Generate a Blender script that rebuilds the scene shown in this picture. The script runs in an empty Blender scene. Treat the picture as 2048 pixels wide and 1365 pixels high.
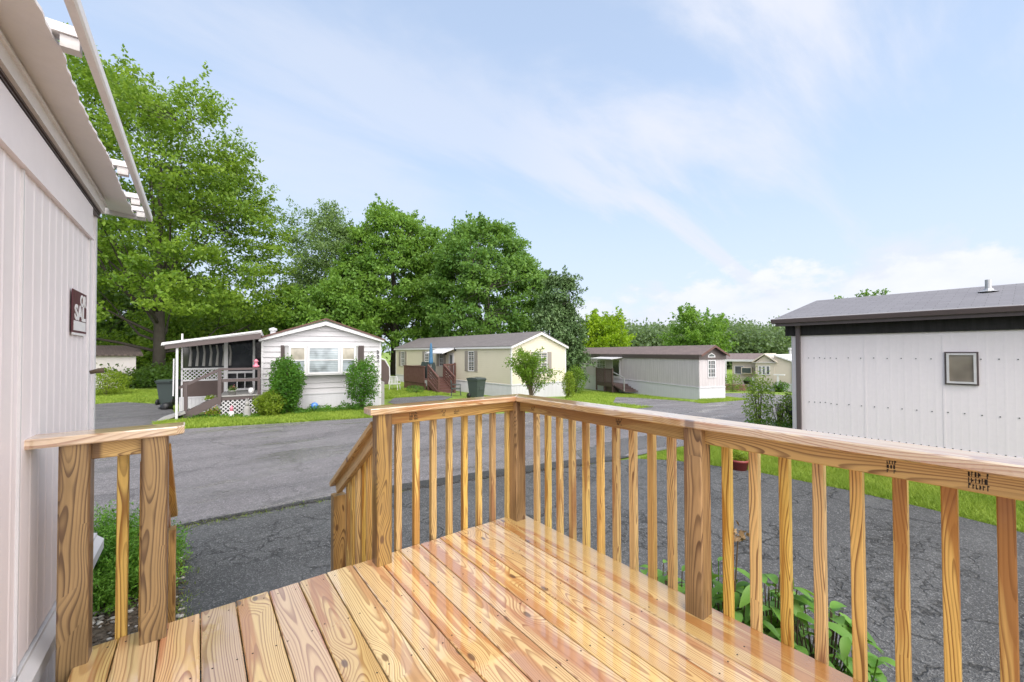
import bpy, bmesh, math, random
import numpy as np
from mathutils import Vector, Matrix, noise
from mathutils.geometry import delaunay_2d_cdt
random.seed(7); rng = np.random.default_rng(7)
R_ = math.radians
scn = bpy.context.scene
col = scn.collection
# ---------------------------------------------------------------- camera
DECK = 0.95
CAM = np.array([-1.8467, -2.3408, 1.239 + DECK])
YAW, PIT, ROL, FPX, CY = 0.658, -0.0157, -0.0033, 812.85, 691.18
_c, _s = math.cos(YAW), math.sin(YAW)
FW = np.array([_s, _c, 0.]); RT = np.array([_c, -_s, 0.]); UP = np.array([0, 0, 1.])
_F = FW*math.cos(PIT) - UP*math.sin(PIT); _U2 = UP*math.cos(PIT) + FW*math.sin(PIT)
_R = RT*math.cos(ROL) + _U2*math.sin(ROL); _U = _U2*math.cos(ROL) - RT*math.sin(ROL)
cd = bpy.data.cameras.new('camera'); cam = bpy.data.objects.new('camera', cd); col.objects.link(cam)
cam.matrix_world = Matrix(((_R[0], _U[0], -_F[0], CAM[0]), (_R[1], _U[1], -_F[1], CAM[1]), (_R[2], _U[2], -_F[2], CAM[2]), (0, 0, 0, 1)))
cd.sensor_width = 36; cd.lens = FPX/2048*36; cd.shift_y = (CY-682.5)/2048
cd.clip_start = .05; cd.clip_end = 4000
scn.camera = cam
# ---------------------------------------------------------------- light
SUN_EL, SUN_AZ = R_(56), R_(200)      # azimuth measured clockwise from +Y
scn.view_settings.view_transform = 'Standard'; scn.view_settings.look = 'None'
scn.view_settings.exposure = 0.70; scn.view_settings.gamma = 1
world = bpy.data.worlds.new("World"); scn.world = world; world.use_nodes = True
wn = world.node_tree.nodes; wl = world.node_tree.links; wn.clear()
def WN(t, **k):
    n = wn.new(t)
    for a, b in k.items(): setattr(n, a, b)
    return n
def wmath(op, a, b=None, c=None, clamp=False):
    n = WN('ShaderNodeMath', operation=op, use_clamp=clamp)
    for i, v in enumerate((a, b, c)):
        if v is None: continue
        if isinstance(v, (int, float)): n.inputs[i].default_value = v
        else: wl.new(v, n.inputs[i])
    return n.outputs[0]
sky = WN('ShaderNodeTexSky', sky_type='NISHITA', sun_disc=False, sun_elevation=SUN_EL, sun_rotation=SUN_AZ)
sky.air_density = 1.0; sky.dust_density = 1.0; sky.ozone_density = 1.5
tc = WN('ShaderNodeTexCoord'); sep = WN('ShaderNodeSeparateXYZ'); wl.new(tc.outputs['Generated'], sep.inputs[0])
zc = wmath('MAXIMUM', sep.outputs[2], 0.03)
zz = wmath('ADD', zc, 0.25)
cmb = WN('ShaderNodeCombineXYZ')
wl.new(wmath('DIVIDE', sep.outputs[0], zz), cmb.inputs[0]); wl.new(wmath('DIVIDE', sep.outputs[1], zz), cmb.inputs[1])
mp = WN('ShaderNodeMapping'); wl.new(cmb.outputs[0], mp.inputs[0])
mp.inputs['Rotation'].default_value = (0, 0, R_(-20)); mp.inputs['Scale'].default_value = (.55, 1.5, 1); mp.inputs['Location'].default_value = (3.4, 1.3, 0)
n1 = WN('ShaderNodeTexNoise'); wl.new(mp.outputs[0], n1.inputs['Vector'])
n1.inputs['Scale'].default_value = 1.1; n1.inputs['Detail'].default_value = 8; n1.inputs['Roughness'].default_value = .58; n1.inputs['Distortion'].default_value = .5
rmp = WN('ShaderNodeMapRange', interpolation_type='SMOOTHSTEP'); wl.new(n1.outputs[0], rmp.inputs[0])
rmp.inputs[1].default_value = .40; rmp.inputs[2].default_value = .62; rmp.inputs[3].default_value = 0; rmp.inputs[4].default_value = .9
# cumulus bank low over the right-hand horizon
n2 = WN('ShaderNodeTexNoise'); mp2 = WN('ShaderNodeMapping'); wl.new(tc.outputs['Generated'], mp2.inputs[0])
mp2.inputs['Scale'].default_value = (1, 1, 1.7); mp2.inputs['Location'].default_value = (.35, .2, .1); wl.new(mp2.outputs[0], n2.inputs['Vector'])
n2.inputs['Scale'].default_value = 7.5; n2.inputs['Detail'].default_value = 9; n2.inputs['Roughness'].default_value = .58
cdir = FW*.62 + RT*.78; cdir = cdir/np.linalg.norm(cdir)
dotr = wmath('ADD', wmath('MULTIPLY', sep.outputs[0], float(cdir[0])), wmath('MULTIPLY', sep.outputs[1], float(cdir[1])))
az = WN('ShaderNodeMapRange', interpolation_type='SMOOTHSTEP'); wl.new(dotr, az.inputs[0]); az.inputs[1].default_value = .42; az.inputs[2].default_value = .92
hl = wmath('ADD', wmath('MULTIPLY', az.outputs[0], .10), .065)          # top of the bank
dh = wmath('DIVIDE', wmath('SUBTRACT', hl, sep.outputs[2]), .10)
cu = wmath('ADD', wmath('MULTIPLY', dh, .30), wmath('SUBTRACT', n2.outputs[0], .5))
cum = WN('ShaderNodeMapRange', interpolation_type='SMOOTHSTEP'); wl.new(cu, cum.inputs[0]); cum.inputs[1].default_value = .0; cum.inputs[2].default_value = .13
cumf = wmath('MULTIPLY', cum.outputs[0], az.outputs[0])
hz = WN('ShaderNodeMapRange'); wl.new(sep.outputs[2], hz.inputs[0]); hz.inputs[1].default_value = 0; hz.inputs[2].default_value = .75; hz.inputs[3].default_value = .85; hz.inputs[4].default_value = .52
f1 = hz.outputs[0]
b1 = WN('ShaderNodeBackground'); wl.new(sky.outputs[0], b1.inputs[0]); b1.inputs[1].default_value = .14
b2 = WN('ShaderNodeBackground'); b2.inputs[0].default_value = (.64, .78, 1, 1); b2.inputs[1].default_value = .70
b3 = WN('ShaderNodeBackground'); b3.inputs[1].default_value = .68
crp = WN('ShaderNodeMix', data_type='RGBA'); wl.new(n2.outputs[0], crp.inputs[0]); crp.inputs[6].default_value = (.66, .73, .92, 1); crp.inputs[7].default_value = (1, 1, 1, 1)
wl.new(crp.outputs[2], b3.inputs[0])
bw = WN('ShaderNodeBackground'); bw.inputs[0].default_value = (.83, .875, 1, 1); bw.inputs[1].default_value = .625
m1 = WN('ShaderNodeMixShader'); wl.new(f1, m1.inputs[0]); wl.new(b1.outputs[0], m1.inputs[1]); wl.new(b2.outputs[0], m1.inputs[2])
wd_ = FW + RT*.95 + UP*.62; wd_ = wd_/np.linalg.norm(wd_)
wdot = wmath('ADD', wmath('ADD', wmath('MULTIPLY', sep.outputs[0], float(wd_[0])), wmath('MULTIPLY', sep.outputs[1], float(wd_[1]))), wmath('MULTIPLY', sep.outputs[2], float(wd_[2])))
wm = WN('ShaderNodeMapRange', interpolation_type='SMOOTHSTEP'); wl.new(wdot, wm.inputs[0]); wm.inputs[1].default_value = .72; wm.inputs[2].default_value = .97; wm.inputs[3].default_value = .5; wm.inputs[4].default_value = 1.15
wisp = wmath('MULTIPLY', rmp.outputs[0], wm.outputs[0], clamp=True)
hz2 = WN('ShaderNodeMapRange', interpolation_type='SMOOTHSTEP'); wl.new(sep.outputs[2], hz2.inputs[0]); hz2.inputs[1].default_value = -.05; hz2.inputs[2].default_value = .42; hz2.inputs[3].default_value = .6; hz2.inputs[4].default_value = 0
mw = WN('ShaderNodeMixShader'); wl.new(wmath('MAXIMUM', wisp, hz2.outputs[0]), mw.inputs[0]); wl.new(m1.outputs[0], mw.inputs[1]); wl.new(bw.outputs[0], mw.inputs[2])
m2 = WN('ShaderNodeMixShader'); wl.new(cumf, m2.inputs[0]); wl.new(mw.outputs[0], m2.inputs[1]); wl.new(b3.outputs[0], m2.inputs[2])
wo = WN('ShaderNodeOutputWorld'); # unseen bright sky area added behind the viewer to light the walls
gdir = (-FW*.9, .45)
glow_dot = wmath('ADD', wmath('ADD', wmath('MULTIPLY', sep.outputs[0], .0), wmath('MULTIPLY', sep.outputs[1], -.87)), wmath('MULTIPLY', sep.outputs[2], .5))
gw = WN('ShaderNodeMapRange', interpolation_type='SMOOTHSTEP'); wl.new(glow_dot, gw.inputs[0]); gw.inputs[1].default_value = .34; gw.inputs[2].default_value = .75
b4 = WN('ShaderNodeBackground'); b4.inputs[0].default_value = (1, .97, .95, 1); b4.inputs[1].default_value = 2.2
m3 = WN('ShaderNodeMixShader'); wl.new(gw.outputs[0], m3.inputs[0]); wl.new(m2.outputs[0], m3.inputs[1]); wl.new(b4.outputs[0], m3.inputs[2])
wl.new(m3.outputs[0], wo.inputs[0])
ld = bpy.data.lights.new('sun', 'SUN'); ld.energy = 1.2; ld.angle = R_(30); ld.color = (1, .965, .91)
sun = bpy.data.objects.new('sun', ld); col.objects.link(sun)
sd = Vector((math.sin(SUN_AZ)*math.cos(SUN_EL), math.cos(SUN_AZ)*math.cos(SUN_EL), math.sin(SUN_EL)))
sun.rotation_euler = sd.to_track_quat('Z', 'Y').to_euler()
sun.location = (0, 0, 40)
# ---------------------------------------------------------------- terrain and pixel survey helpers
def terr_np(X, Y):
    dx, dy = X-CAM[0], Y-CAM[1]
    lat = dx*RT[0]+dy*RT[1]; dep = dx*FW[0]+dy*FW[1]
    t = np.clip((lat+14)/24, 0, 1); S = t*t*(3-2*t)
    q = dep-14; q = (np.sqrt(q*q+4)+q)/2; q = 30*np.tanh(q/30)
    return -.0585*S*q
def terr(x, y): return float(terr_np(np.float64(x), np.float64(y)))
def ray(u, v): return _F + _R*(u-1024)/FPX - _U*(v-CY)/FPX
def plane_hit(u, v, o, n):
    d = ray(u, v); t = np.dot(np.array(o)-CAM, n)/np.dot(d, n); return CAM + d*t
def G(u, v):
    z = 0.
    for _ in range(25):
        p = plane_hit(u, v, (0, 0, z), (0, 0, 1)); z = terr(p[0], p[1])
    return p
def at(u, dep):                        # ground point at a bearing and a distance in metres
    p = CAM + (FW + RT*(u-1024)/FPX)*dep
    return Vector((p[0], p[1], terr(p[0], p[1])))
def ztop(v, dep): return CAM[2] + (704-v)*dep/FPX
# ---------------------------------------------------------------- object helpers
def tag(o, label=None, cat=None, group=None, kind=None):
    if label: o['label'] = label
    if cat: o['category'] = cat
    if group: o['group'] = group
    if kind: o['kind'] = kind
    return o
def thing(name, label, cat, loc=(0, 0, 0), rz=0, group=None):
    o = bpy.data.objects.new(name, None); col.objects.link(o); o.location = loc; o.rotation_euler = (0, 0, rz)
    o.empty_display_size = .2
    return tag(o, label, cat, group)
class MB:
    def __init__(s): s.v = []; s.f = []; s.m = []; s.cur = 0
    def add(s, vs, fs):
        b = len(s.v); s.v += [tuple(map(float, p)) for p in vs]; s.f += [tuple(b+i for i in f) for f in fs]; s.m += [s.cur]*len(fs)
    def box(s, x0, x1, y0, y1, z0, z1):
        s.add([(x0,y0,z0),(x1,y0,z0),(x1,y1,z0),(x0,y1,z0),(x0,y0,z1),(x1,y0,z1),(x1,y1,z1),(x0,y1,z1)],
              [(3,2,1,0),(4,5,6,7),(0,1,5,4),(1,2,6,5),(2,3,7,6),(3,0,4,7)])
    def quad(s, a, b, c, d): s.add([a, b, c, d], [(0, 1, 2, 3)])
    def prism(s, poly, axis, a0, a1):      # poly of 2D points; axis 0/1/2 = extrusion axis
        n = len(poly)
        def p(q, a): return (a, q[0], q[1]) if axis == 0 else ((q[0], a, q[1]) if axis == 1 else (q[0], q[1], a))
        vs = [p(q, a0) for q in poly]+[p(q, a1) for q in poly]
        s.add(vs, [tuple(range(n))[::-1], tuple(range(n, 2*n))]+[(i, (i+1) % n, n+(i+1) % n, n+i) for i in range(n)])
    def beam(s, p, q, w, h, up=(0, 0, 1)):
        p, q = Vector(p), Vector(q); d = (q-p).normalized(); sd_ = d.cross(Vector(up))
        if sd_.length < 1e-4: sd_ = Vector((1, 0, 0))
        sd_.normalize(); u = sd_.cross(d); vs = []
        for e in (p, q):
            for a, b in ((-1, -1), (1, -1), (1, 1), (-1, 1)): vs.append(e+sd_*a*w/2+u*b*h/2)
        s.add(vs, [(0, 1, 2, 3), (7, 6, 5, 4), (0, 4, 5, 1), (1, 5, 6, 2), (2, 6, 7, 3), (3, 7, 4, 0)])
    def tube(s, pts, rs, n=8):
        pts = [Vector(p) for p in pts]; k = len(pts)
        if isinstance(rs, (int, float)): rs = [rs]*k
        vs = []; d0 = None
        for i, p in enumerate(pts):
            d = (pts[min(i+1, k-1)]-pts[max(i-1, 0)]).normalized()
            a = d.cross(Vector((0.31, .2, .93)));
            if a.length < .05: a = d.cross(Vector((1, 0, 0)))
            a.normalize(); b = d.cross(a)
            for j in range(n):
                t = 2*math.pi*j/n; vs.append(p+(a*math.cos(t)+b*math.sin(t))*rs[i])
        fs = [(i*n+j, i*n+(j+1) % n, (i+1)*n+(j+1) % n, (i+1)*n+j) for i in range(k-1) for j in range(n)]
        fs += [tuple(range(n))[::-1], tuple((k-1)*n+j for j in range(n))]
        s.add(vs, fs)
    def lathe(s, prof, n=20, c=(0, 0, 0), sx=1, sy=1):
        vs = []; k = len(prof)
        for r, z in prof:
            for j in range(n):
                t = 2*math.pi*j/n; vs.append((c[0]+r*sx*math.cos(t), c[1]+r*sy*math.sin(t), c[2]+z))
        fs = [(i*n+j, i*n+(j+1) % n, (i+1)*n+(j+1) % n, (i+1)*n+j) for i in range(k-1) for j in range(n)]
        fs += [tuple(range(n))[::-1], tuple((k-1)*n+j for j in range(n))]
        s.add(vs, fs)
    def blob(s, c, r, n=10, amp=.0, seed=0):
        vs = []; fs = []; m = n//2+1
        for i in range(m+1):
            ph = math.pi*i/m
            for j in range(n):
                t = 2*math.pi*j/n; d = Vector((math.sin(ph)*math.cos(t), math.sin(ph)*math.sin(t), math.cos(ph)))
                k = 1+amp*noise.noise(d*2+Vector((seed, 0, 0)))
                vs.append((c[0]+d.x*r[0]*k, c[1]+d.y*r[1]*k, c[2]+d.z*r[2]*k))
        for i in range(m):
            for j in range(n): fs.append((i*n+j, (i+1)*n+j, (i+1)*n+(j+1) % n, i*n+(j+1) % n))
        s.add(vs, fs)
    def build(s, name, mat, parent=None, smooth=False, loc=None, mats=None):
        me = bpy.data.meshes.new(name); me.from_pydata(s.v, [], s.f); me.validate()
        bm = bmesh.new(); bm.from_mesh(me); bmesh.ops.recalc_face_normals(bm, faces=bm.faces); bm.to_mesh(me); bm.free()
        for m_ in (mats or [mat]): me.materials.append(m_)
        if mats and len(me.polygons) == len(s.m): me.polygons.foreach_set('material_index', s.m)
        if smooth: me.shade_smooth()
        o = bpy.data.objects.new(name, me); col.objects.link(o)
        if parent: o.parent = parent
        if loc: o.location = loc
        return o
class Face:
    """a vertical wall face in a thing's local frame: origin o, horizontal axis u, outward normal n"""
    def __init__(s, parent, o, u, n):
        s.p = parent; s.o = Vector(o); s.u = Vector(u).normalized(); s.n = Vector(n).normalized()
        M = Matrix.Translation(parent.location) @ parent.rotation_euler.to_matrix().to_4x4() if parent else Matrix.Identity(4)
        s.wo = M @ s.o; s.wn = M.to_3x3() @ s.n; s.wu = M.to_3x3() @ s.u
    def hit(s, px, py, off=0):
        o = s.wo + s.wn*off; q = Vector(plane_hit(px, py, o, np.array(s.wn)))-s.wo
        return q.dot(s.wu), q.z
    def pt(s, u, z, n=0): return s.o+s.u*u+s.n*n+Vector((0, 0, z))
    def box(s, mb, u0, u1, z0, z1, n0, n1):
        vs = [s.pt(u, z, n) for z in (z0, z1) for u, n in ((u0, n0), (u1, n0), (u1, n1), (u0, n1))]
        mb.add(vs, [(3,2,1,0),(4,5,6,7),(0,1,5,4),(1,2,6,5),(2,3,7,6),(3,0,4,7)])
    def beam(s, mb, a, b, w, h, n=0): mb.beam(s.pt(a[0], a[1], n), s.pt(b[0], b[1], n), w, h, up=s.n)
def lin(r, g, b):
    f = lambda c: ((c/255+.055)/1.055)**2.4 if c > 10.3 else c/255/12.92
    return (f(r), f(g), f(b))
# ---------------------------------------------------------------- material helpers
class NT:
    def __init__(s, name):
        s.m = bpy.data.materials.new(name); s.m.use_nodes = True; s.n = s.m.node_tree.nodes; s.l = s.m.node_tree.links; s.n.clear()
        s.out = s.n.new('ShaderNodeOutputMaterial')
    def N(s, t, ins=None, **k):
        n = s.n.new(t)
        for a, b in k.items(): setattr(n, a, b)
        for a, b in (ins or {}).items(): s.S(n.inputs[a], b)
        return n
    def S(s, sock, v):
        if hasattr(v, 'node'): s.l.new(v, sock)
        else:
            if isinstance(v, tuple) and len(v) == 3 and sock.type == 'RGBA': v = v+(1,)
            sock.default_value = v
    def math(s, op, a, b=None, c=None, clamp=False):
        n = s.N('ShaderNodeMath', operation=op, use_clamp=clamp)
        for i, v in enumerate((a, b, c)):
            if v is not None: s.S(n.inputs[i], v)
        return n.outputs[0]
    def noise(s, vec, scale, detail=3, rough=.5, dist=0, out=0):
        n = s.N('ShaderNodeTexNoise', {'Vector': vec, 'Scale': scale, 'Detail': detail, 'Roughness': rough, 'Distortion': dist}); return n.outputs[out]
    def rng(s, v, a, b, c=0., d=1., smooth=False):
        n = s.N('ShaderNodeMapRange', {0: v, 1: a, 2: b, 3: c, 4: d}, interpolation_type='SMOOTHSTEP' if smooth else 'LINEAR'); return n.outputs[0]
    def mix(s, f, a, b, bt='MIX'):
        n = s.N('ShaderNodeMix', data_type='RGBA', blend_type=bt); s.S(n.inputs[0], f); s.S(n.inputs[6], a); s.S(n.inputs[7], b); return n.outputs[2]
    def map(s, vec, scale=(1, 1, 1), loc=(0, 0, 0), rot=(0, 0, 0)):
        return s.N('ShaderNodeMapping', {'Vector': vec, 'Scale': scale, 'Location': loc, 'Rotation': rot}).outputs[0]
    def coord(s, k='Object'): return s.N('ShaderNodeTexCoord').outputs[k]
    def bump(s, h, st=.3, d=.01): return s.N('ShaderNodeBump', {'Height': h, 'Strength': st, 'Distance': d}).outputs[0]
    def bsdf(s, color, rough=.6, normal=None, **k):
        n = s.N('ShaderNodeBsdfPrincipled', {'Base Color': color, 'Roughness': rough})
        if normal is not None: s.l.new(normal, n.inputs['Normal'])
        for a, b in k.items(): s.S(n.inputs[a.replace('_', ' ')], b)
        s.l.new(n.outputs[0], s.out.inputs[0]); return n
def paint(name, c, rough=.5, dirt=.15, scale=3., bump=.05, streak=False, metallic=0.):
    t = NT(name); co = t.coord()
    v = t.map(co, (3, 3, .35)) if streak else co
    n = t.noise(v, scale, 6, .62); n2 = t.noise(co, scale*11, 4, .6)
    f = t.rng(n, .35, .75, 0, dirt); f2 = t.rng(n2, .4, .7, 0, dirt*.5)
    dark = tuple(x*.55 for x in c)
    cc = t.mix(f, c, dark); cc = t.mix(f2, cc, dark)
    t.bsdf(cc, t.rng(n, .3, .7, rough*.85, min(1, rough*1.2)), t.bump(n2, bump, .01), Metallic=metallic); return t.m
def flat(name, c, rough=.5, **k):
    t = NT(name); t.bsdf(c, rough, **k); return t.m
def glass_dark(name, c=(.02, .025, .03), blinds=0.):
    t = NT(name); co = t.coord()
    n = t.noise(co, 1.5, 3)
    cc = t.mix(t.rng(n, .35, .65), c, tuple(min(1, x*2.6+.01) for x in c))
    if blinds:
        w = t.math('FRACT', t.math('MULTIPLY', t.N('ShaderNodeSeparateXYZ', {0: co}).outputs[2], blinds))
        cc = t.mix(t.rng(w, .0, .3, .75, 0), cc, tuple(x*.4 for x in c))
    t.bsdf(cc, .06, Specular_IOR_Level=.6); return t.m
def leafmat(name, c1, c2, hue_scale=.5, trans=.42, rough=.5):
    t = NT(name); co = t.coord(); geo = t.N('ShaderNodeNewGeometry')
    r = geo.outputs['Random Per Island']; n = t.noise(co, hue_scale, 3, .6)
    f = t.math('ADD', t.math('MULTIPLY', r, .55), t.rng(n, .3, .7, -.1, .55), clamp=True)
    cc = t.mix(f, c1, c2)
    p = t.N('ShaderNodeBsdfPrincipled', {'Base Color': cc, 'Roughness': rough, 'Specular IOR Level': .35})
    tr = t.N('ShaderNodeBsdfTranslucent', {'Color': t.mix(.5, cc, (.35, .55, .05), 'MULTIPLY')})
    tr2 = t.N('ShaderNodeBsdfTranslucent', {'Color': t.mix(.55, cc, (.9, 1., .35), 'MIX')})
    m = t.N('ShaderNodeMixShader', {0: trans}); t.l.new(p.outputs[0], m.inputs[1])
    g = t.mix(.25, cc, (.42, .62, .05)); tr.inputs[0].default_value = (0, 0, 0, 1); t.l.new(g, tr.inputs[0])
    t.l.new(tr.outputs[0], m.inputs[2]); t.l.new(m.outputs[0], t.out.inputs[0]); t.n.remove(tr2)
    return t.m
def wood(name, early, late, heart, ringf=150., wet=.5, rough=.42, weather=0., wcol=(.2, .16, .11), knot=1., kn=.75, coat=1.5, wf=1., tr=(.78, 1.14), hs=0.):
    """sawn pine: growth rings cut along local X, wandering pith, knots"""
    t = NT(name); co = t.coord(); rnd = t.N('ShaderNodeObjectInfo').outputs['Random']
    off = t.N('ShaderNodeCombineXYZ', {0: t.math('MULTIPLY', rnd, 173.), 1: t.math('MULTIPLY', rnd, 0.), 2: 0.}).outputs[0]
    vo = t.N('ShaderNodeVectorMath', {0: co, 1: off}, operation='ADD').outputs[0]
    sx = t.N('ShaderNodeSeparateXYZ', {0: vo}); X, Y, Z = sx.outputs
    # knots: sparse voronoi cells along the piece
    vk = t.map(vo, (3.0, 6.5, .6)); vor = t.N('ShaderNodeTexVoronoi', {'Vector': vk, 'Scale': 1., 'Randomness': 1.}, feature='F1', voronoi_dimensions='2D')
    kd = vor.outputs['Distance']; kc = t.N('ShaderNodeSeparateColor', {0: vor.outputs['Color']}).outputs[0]
    has = t.math('GREATER_THAN', kc, kn)
    kn = t.math('MULTIPLY', t.math('MULTIPLY', t.rng(kd, .0, .55, 1, 0, True), has), knot)
    xl = t.map(vo, (.6*wf, .0, .0)); w1 = t.math('SUBTRACT', t.noise(xl, 1.0, 1, .4), .5)
    xl2 = t.map(vo, (.8*wf, 0, 0), (41, 0, 0)); w2 = t.math('SUBTRACT', t.noise(xl2, 1.0, 1, .4), .5)
    xs = t.map(vo, (1.5, 6, 6)); w3 = t.math('SUBTRACT', t.noise(xs, 1., 2, .5), .5)
    cy = t.math('ADD', t.math('MULTIPLY', w1, .22), t.math('MULTIPLY', t.math('SUBTRACT', rnd, .5), .07))
    cz = t.math('ADD', t.math('MULTIPLY', w2, .11), -.03)
    dy = t.math('SUBTRACT', Y, cy); dz = t.math('SUBTRACT', Z, cz)
    r = t.math('SQRT', t.math('ADD', t.math('MULTIPLY', dy, dy), t.math('MULTIPLY', t.math('MULTIPLY', dz, dz), 1.6)))
    r = t.math('ADD', r, t.math('MULTIPLY', w3, .028)); r = t.math('ADD', r, t.math('MULTIPLY', kn, .032))
    q = t.math('MULTIPLY', r, ringf); fr = t.math('FRACT', q); ring = t.math('FLOOR', q)
    wnz = t.N('ShaderNodeTexWhiteNoise', {'W': ring}, noise_dimensions='1D').outputs[0]
    line = t.math('MULTIPLY', t.rng(fr, .38, .88, 0, 1, True), t.rng(fr, .93, 1., 1, 0))
    line = t.math('MULTIPLY', line, t.rng(wnz, 0, 1, .35, 1.))
    fib = t.noise(t.map(vo, (6, 260, 260)), 1., 3, .6)
    blot = t.noise(t.map(vo, (.7, 11, 9), (9, 3, 1)), 1., 3, .55)
    e2 = t.mix(t.rng(blot, .54, .585, 0, .85), early, heart)
    l2 = t.mix(t.rng(blot, .4, .66), late, tuple(x*.8 for x in heart))
    tone = t.rng(rnd, 0, 1, tr[0], tr[1])
    cc = t.mix(line, e2, l2); cc = t.mix(t.rng(fib, .35, .7, 0, .16), cc, late)
    hue = t.N('ShaderNodeHueSaturation', {'Hue': t.rng(t.math('FRACT', t.math('MULTIPLY', rnd, 7.3)), 0, 1, .490+hs, .514+hs*.5), 'Saturation': t.rng(t.math('FRACT', t.math('MULTIPLY', rnd, 3.7)), 0, 1, .85, 1.08), 'Value': tone, 'Color': cc}).outputs[0]
    if weather:
        wz = t.noise(t.map(vo, (1.6, 9, 9), (2, 2, 2)), 1., 4, .6)
        hue = t.mix(t.rng(wz, .38, .68, 0, weather), hue, wcol)
    kcore = t.math('MULTIPLY', t.math('MULTIPLY', t.rng(kd, .05, .10, 1, 0, True), has), .85*knot)
    hue = t.mix(kcore, hue, (.10, .045, .02))
    n2 = t.noise(vo, 4.5, 3, .5)
    bh = t.math('ADD', t.math('MULTIPLY', line, .6), t.math('MULTIPLY', fib, .8))
    b = t.bump(bh, .16, .0012)
    # nail heads
    k = t.bsdf(hue, t.rng(n2, .35, .65, rough*.8, rough*1.25), b)
    k.inputs['Coat Weight'].default_value = wet; k.inputs['Coat IOR'].default_value = coat
    t.l.new(t.rng(n2, .42, .62, .015, .11), k.inputs['Coat Roughness'])
    t.l.new(t.bump(t.math('ADD', t.noise(vo, 7, 2), t.math('MULTIPLY', line, .04)), .06, .01), k.inputs['Coat Normal'])
    return t.m
def asphalt(name, c, c2, crack=.5, wetness=.0, rough=.85, cs=1.6):
    t = NT(name); co = t.coord()
    fine = t.noise(co, 170, 3, .7); mid = t.noise(co, 1.1, 5, .6); big = t.noise(t.map(co, (.25, 1.1, 1), rot=(0, 0, R_(10))), 1., 3, .55)
    v = t.N('ShaderNodeTexVoronoi', {'Vector': co, 'Scale': 95.}); ag = t.rng(t.N('ShaderNodeSeparateColor', {0: v.outputs['Color']}).outputs[0], .72, 1., 0, 1)
    cc = t.mix(t.rng(mid, .3, .7), c, c2); cc = t.mix(t.rng(big, .45, .6, 0, .6), cc, tuple(x*.62 for x in c))
    mo = t.noise(co, 13, 4, .7); cc = t.mix(t.rng(mo, .42, .68, 0, .45), cc, tuple(x*.5 for x in c)); cc = t.mix(t.math('MULTIPLY', ag, .55), cc, tuple(min(.6, x*2.6+.03) for x in c2)); cc = t.mix(t.rng(fine, .45, .7, 0, .5), cc, tuple(x*.35 for x in c))
    wco = t.N('ShaderNodeVectorMath', {0: co, 1: t.N('ShaderNodeVectorMath', {0: t.noise(co, 2.2, 4, .6, out=1), 'Scale': .8}, operation='SCALE').outputs[0]}, operation='ADD').outputs[0]
    ck = t.N('ShaderNodeTexVoronoi', {'Vector': wco, 'Scale': cs}, feature='DISTANCE_TO_EDGE').outputs['Distance']
    ck2 = t.N('ShaderNodeTexVoronoi', {'Vector': wco, 'Scale': cs*4.2}, feature='DISTANCE_TO_EDGE').outputs['Distance']
    msk = t.rng(t.noise(co, .55, 3), .42, .5); cr = t.math('MULTIPLY', t.rng(ck, .0, .02, 1, 0), msk)
    msk2 = t.rng(t.noise(t.map(co, loc=(7, 3, 0)), .9, 3), .5, .6); cr2 = t.math('MULTIPLY', t.rng(ck2, .0, .045, .9, 0), msk2)
    cr = t.math('MULTIPLY', t.math('MAXIMUM', cr, cr2), crack)
    cc = t.mix(cr, cc, (.012, .012, .011))
    hgt = t.math('SUBTRACT', t.math('ADD', t.math('MULTIPLY', mo, .0 if rough < .8 else 2.2), t.math('ADD', t.math('MULTIPLY', fine, .6), t.math('MULTIPLY', v.outputs['Distance'], .7))), t.math('MULTIPLY', cr, 1.5))
    wz = t.rng(t.noise(t.map(co, (.5, 1.4, 1), (3, 8, 0)), .8, 3), .48, .62, 0, wetness)
    rr = t.math('SUBTRACT', rough, t.math('MULTIPLY', wz, .6))
    t.bsdf(cc, rr, t.bump(hgt, .9, .018)); return t.m
def lapmat(name, c): return paint(name, c, .5, .10, 2.5, .03)
def shingle(name, c, c2, sx=1., sy=1.):
    t = NT(name); co = t.coord()
    br = t.N('ShaderNodeTexBrick', {'Vector': t.map(co, (sx, sy, 1), rot=(0, 0, R_(90))), 'Color1': c, 'Color2': c2, 'Mortar': tuple(x*.4 for x in c), 'Scale': 3., 'Mortar Size': .012, 'Bias': 0., 'Brick Width': .9, 'Row Height': .42})
    n = t.noise(co, 60, 4, .7); n2 = t.noise(co, .9, 4)
    cc = t.mix(t.rng(n, .4, .7, 0, .5), br.outputs[0], tuple(x*.5 for x in c)); cc = t.mix(t.rng(n2, .45, .7, 0, .3), cc, c2)
    t.bsdf(cc, .8, t.bump(n, .4, .01)); return t.m
M = {}
M['white'] = paint('white_siding', (.50, .485, .51), .45, .07, 1.5, .02)
M['trim'] = paint('white_trim', (.62, .61, .63), .4, .08, 4, .02)
M['lilac'] = paint('pale_metal_siding', (.81, .74, .76), .45, .12, 1.2, .02, streak=True)
M['lilac_old'] = paint('streaked_metal_siding', (.56, .515, .53), .5, .4, 2.2, .03, streak=True)
M['soffit'] = paint('dirty_soffit', (.80, .77, .77), .6, .12, 3, .04)
M['eave'] = paint('eave_trim', (.76, .73, .73), .5, .2, 7, .06)
M['oldtrim'] = paint('stained_white_trim', (.62, .60, .60), .5, .35, 7, .06)
M['cream'] = paint('cream_siding', (.62, .565, .45), .5, .06, 1.5, .02)
M['beige'] = paint('beige_siding', (.52, .46, .39), .5, .08, 1.5, .02)
M['skirt'] = paint('white_skirting', (.60, .59, .63), .5, .12, 3, .02, streak=True)
M['brown'] = paint('brown_paint', (.085, .055, .05), .5, .25, 5, .05)
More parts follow.
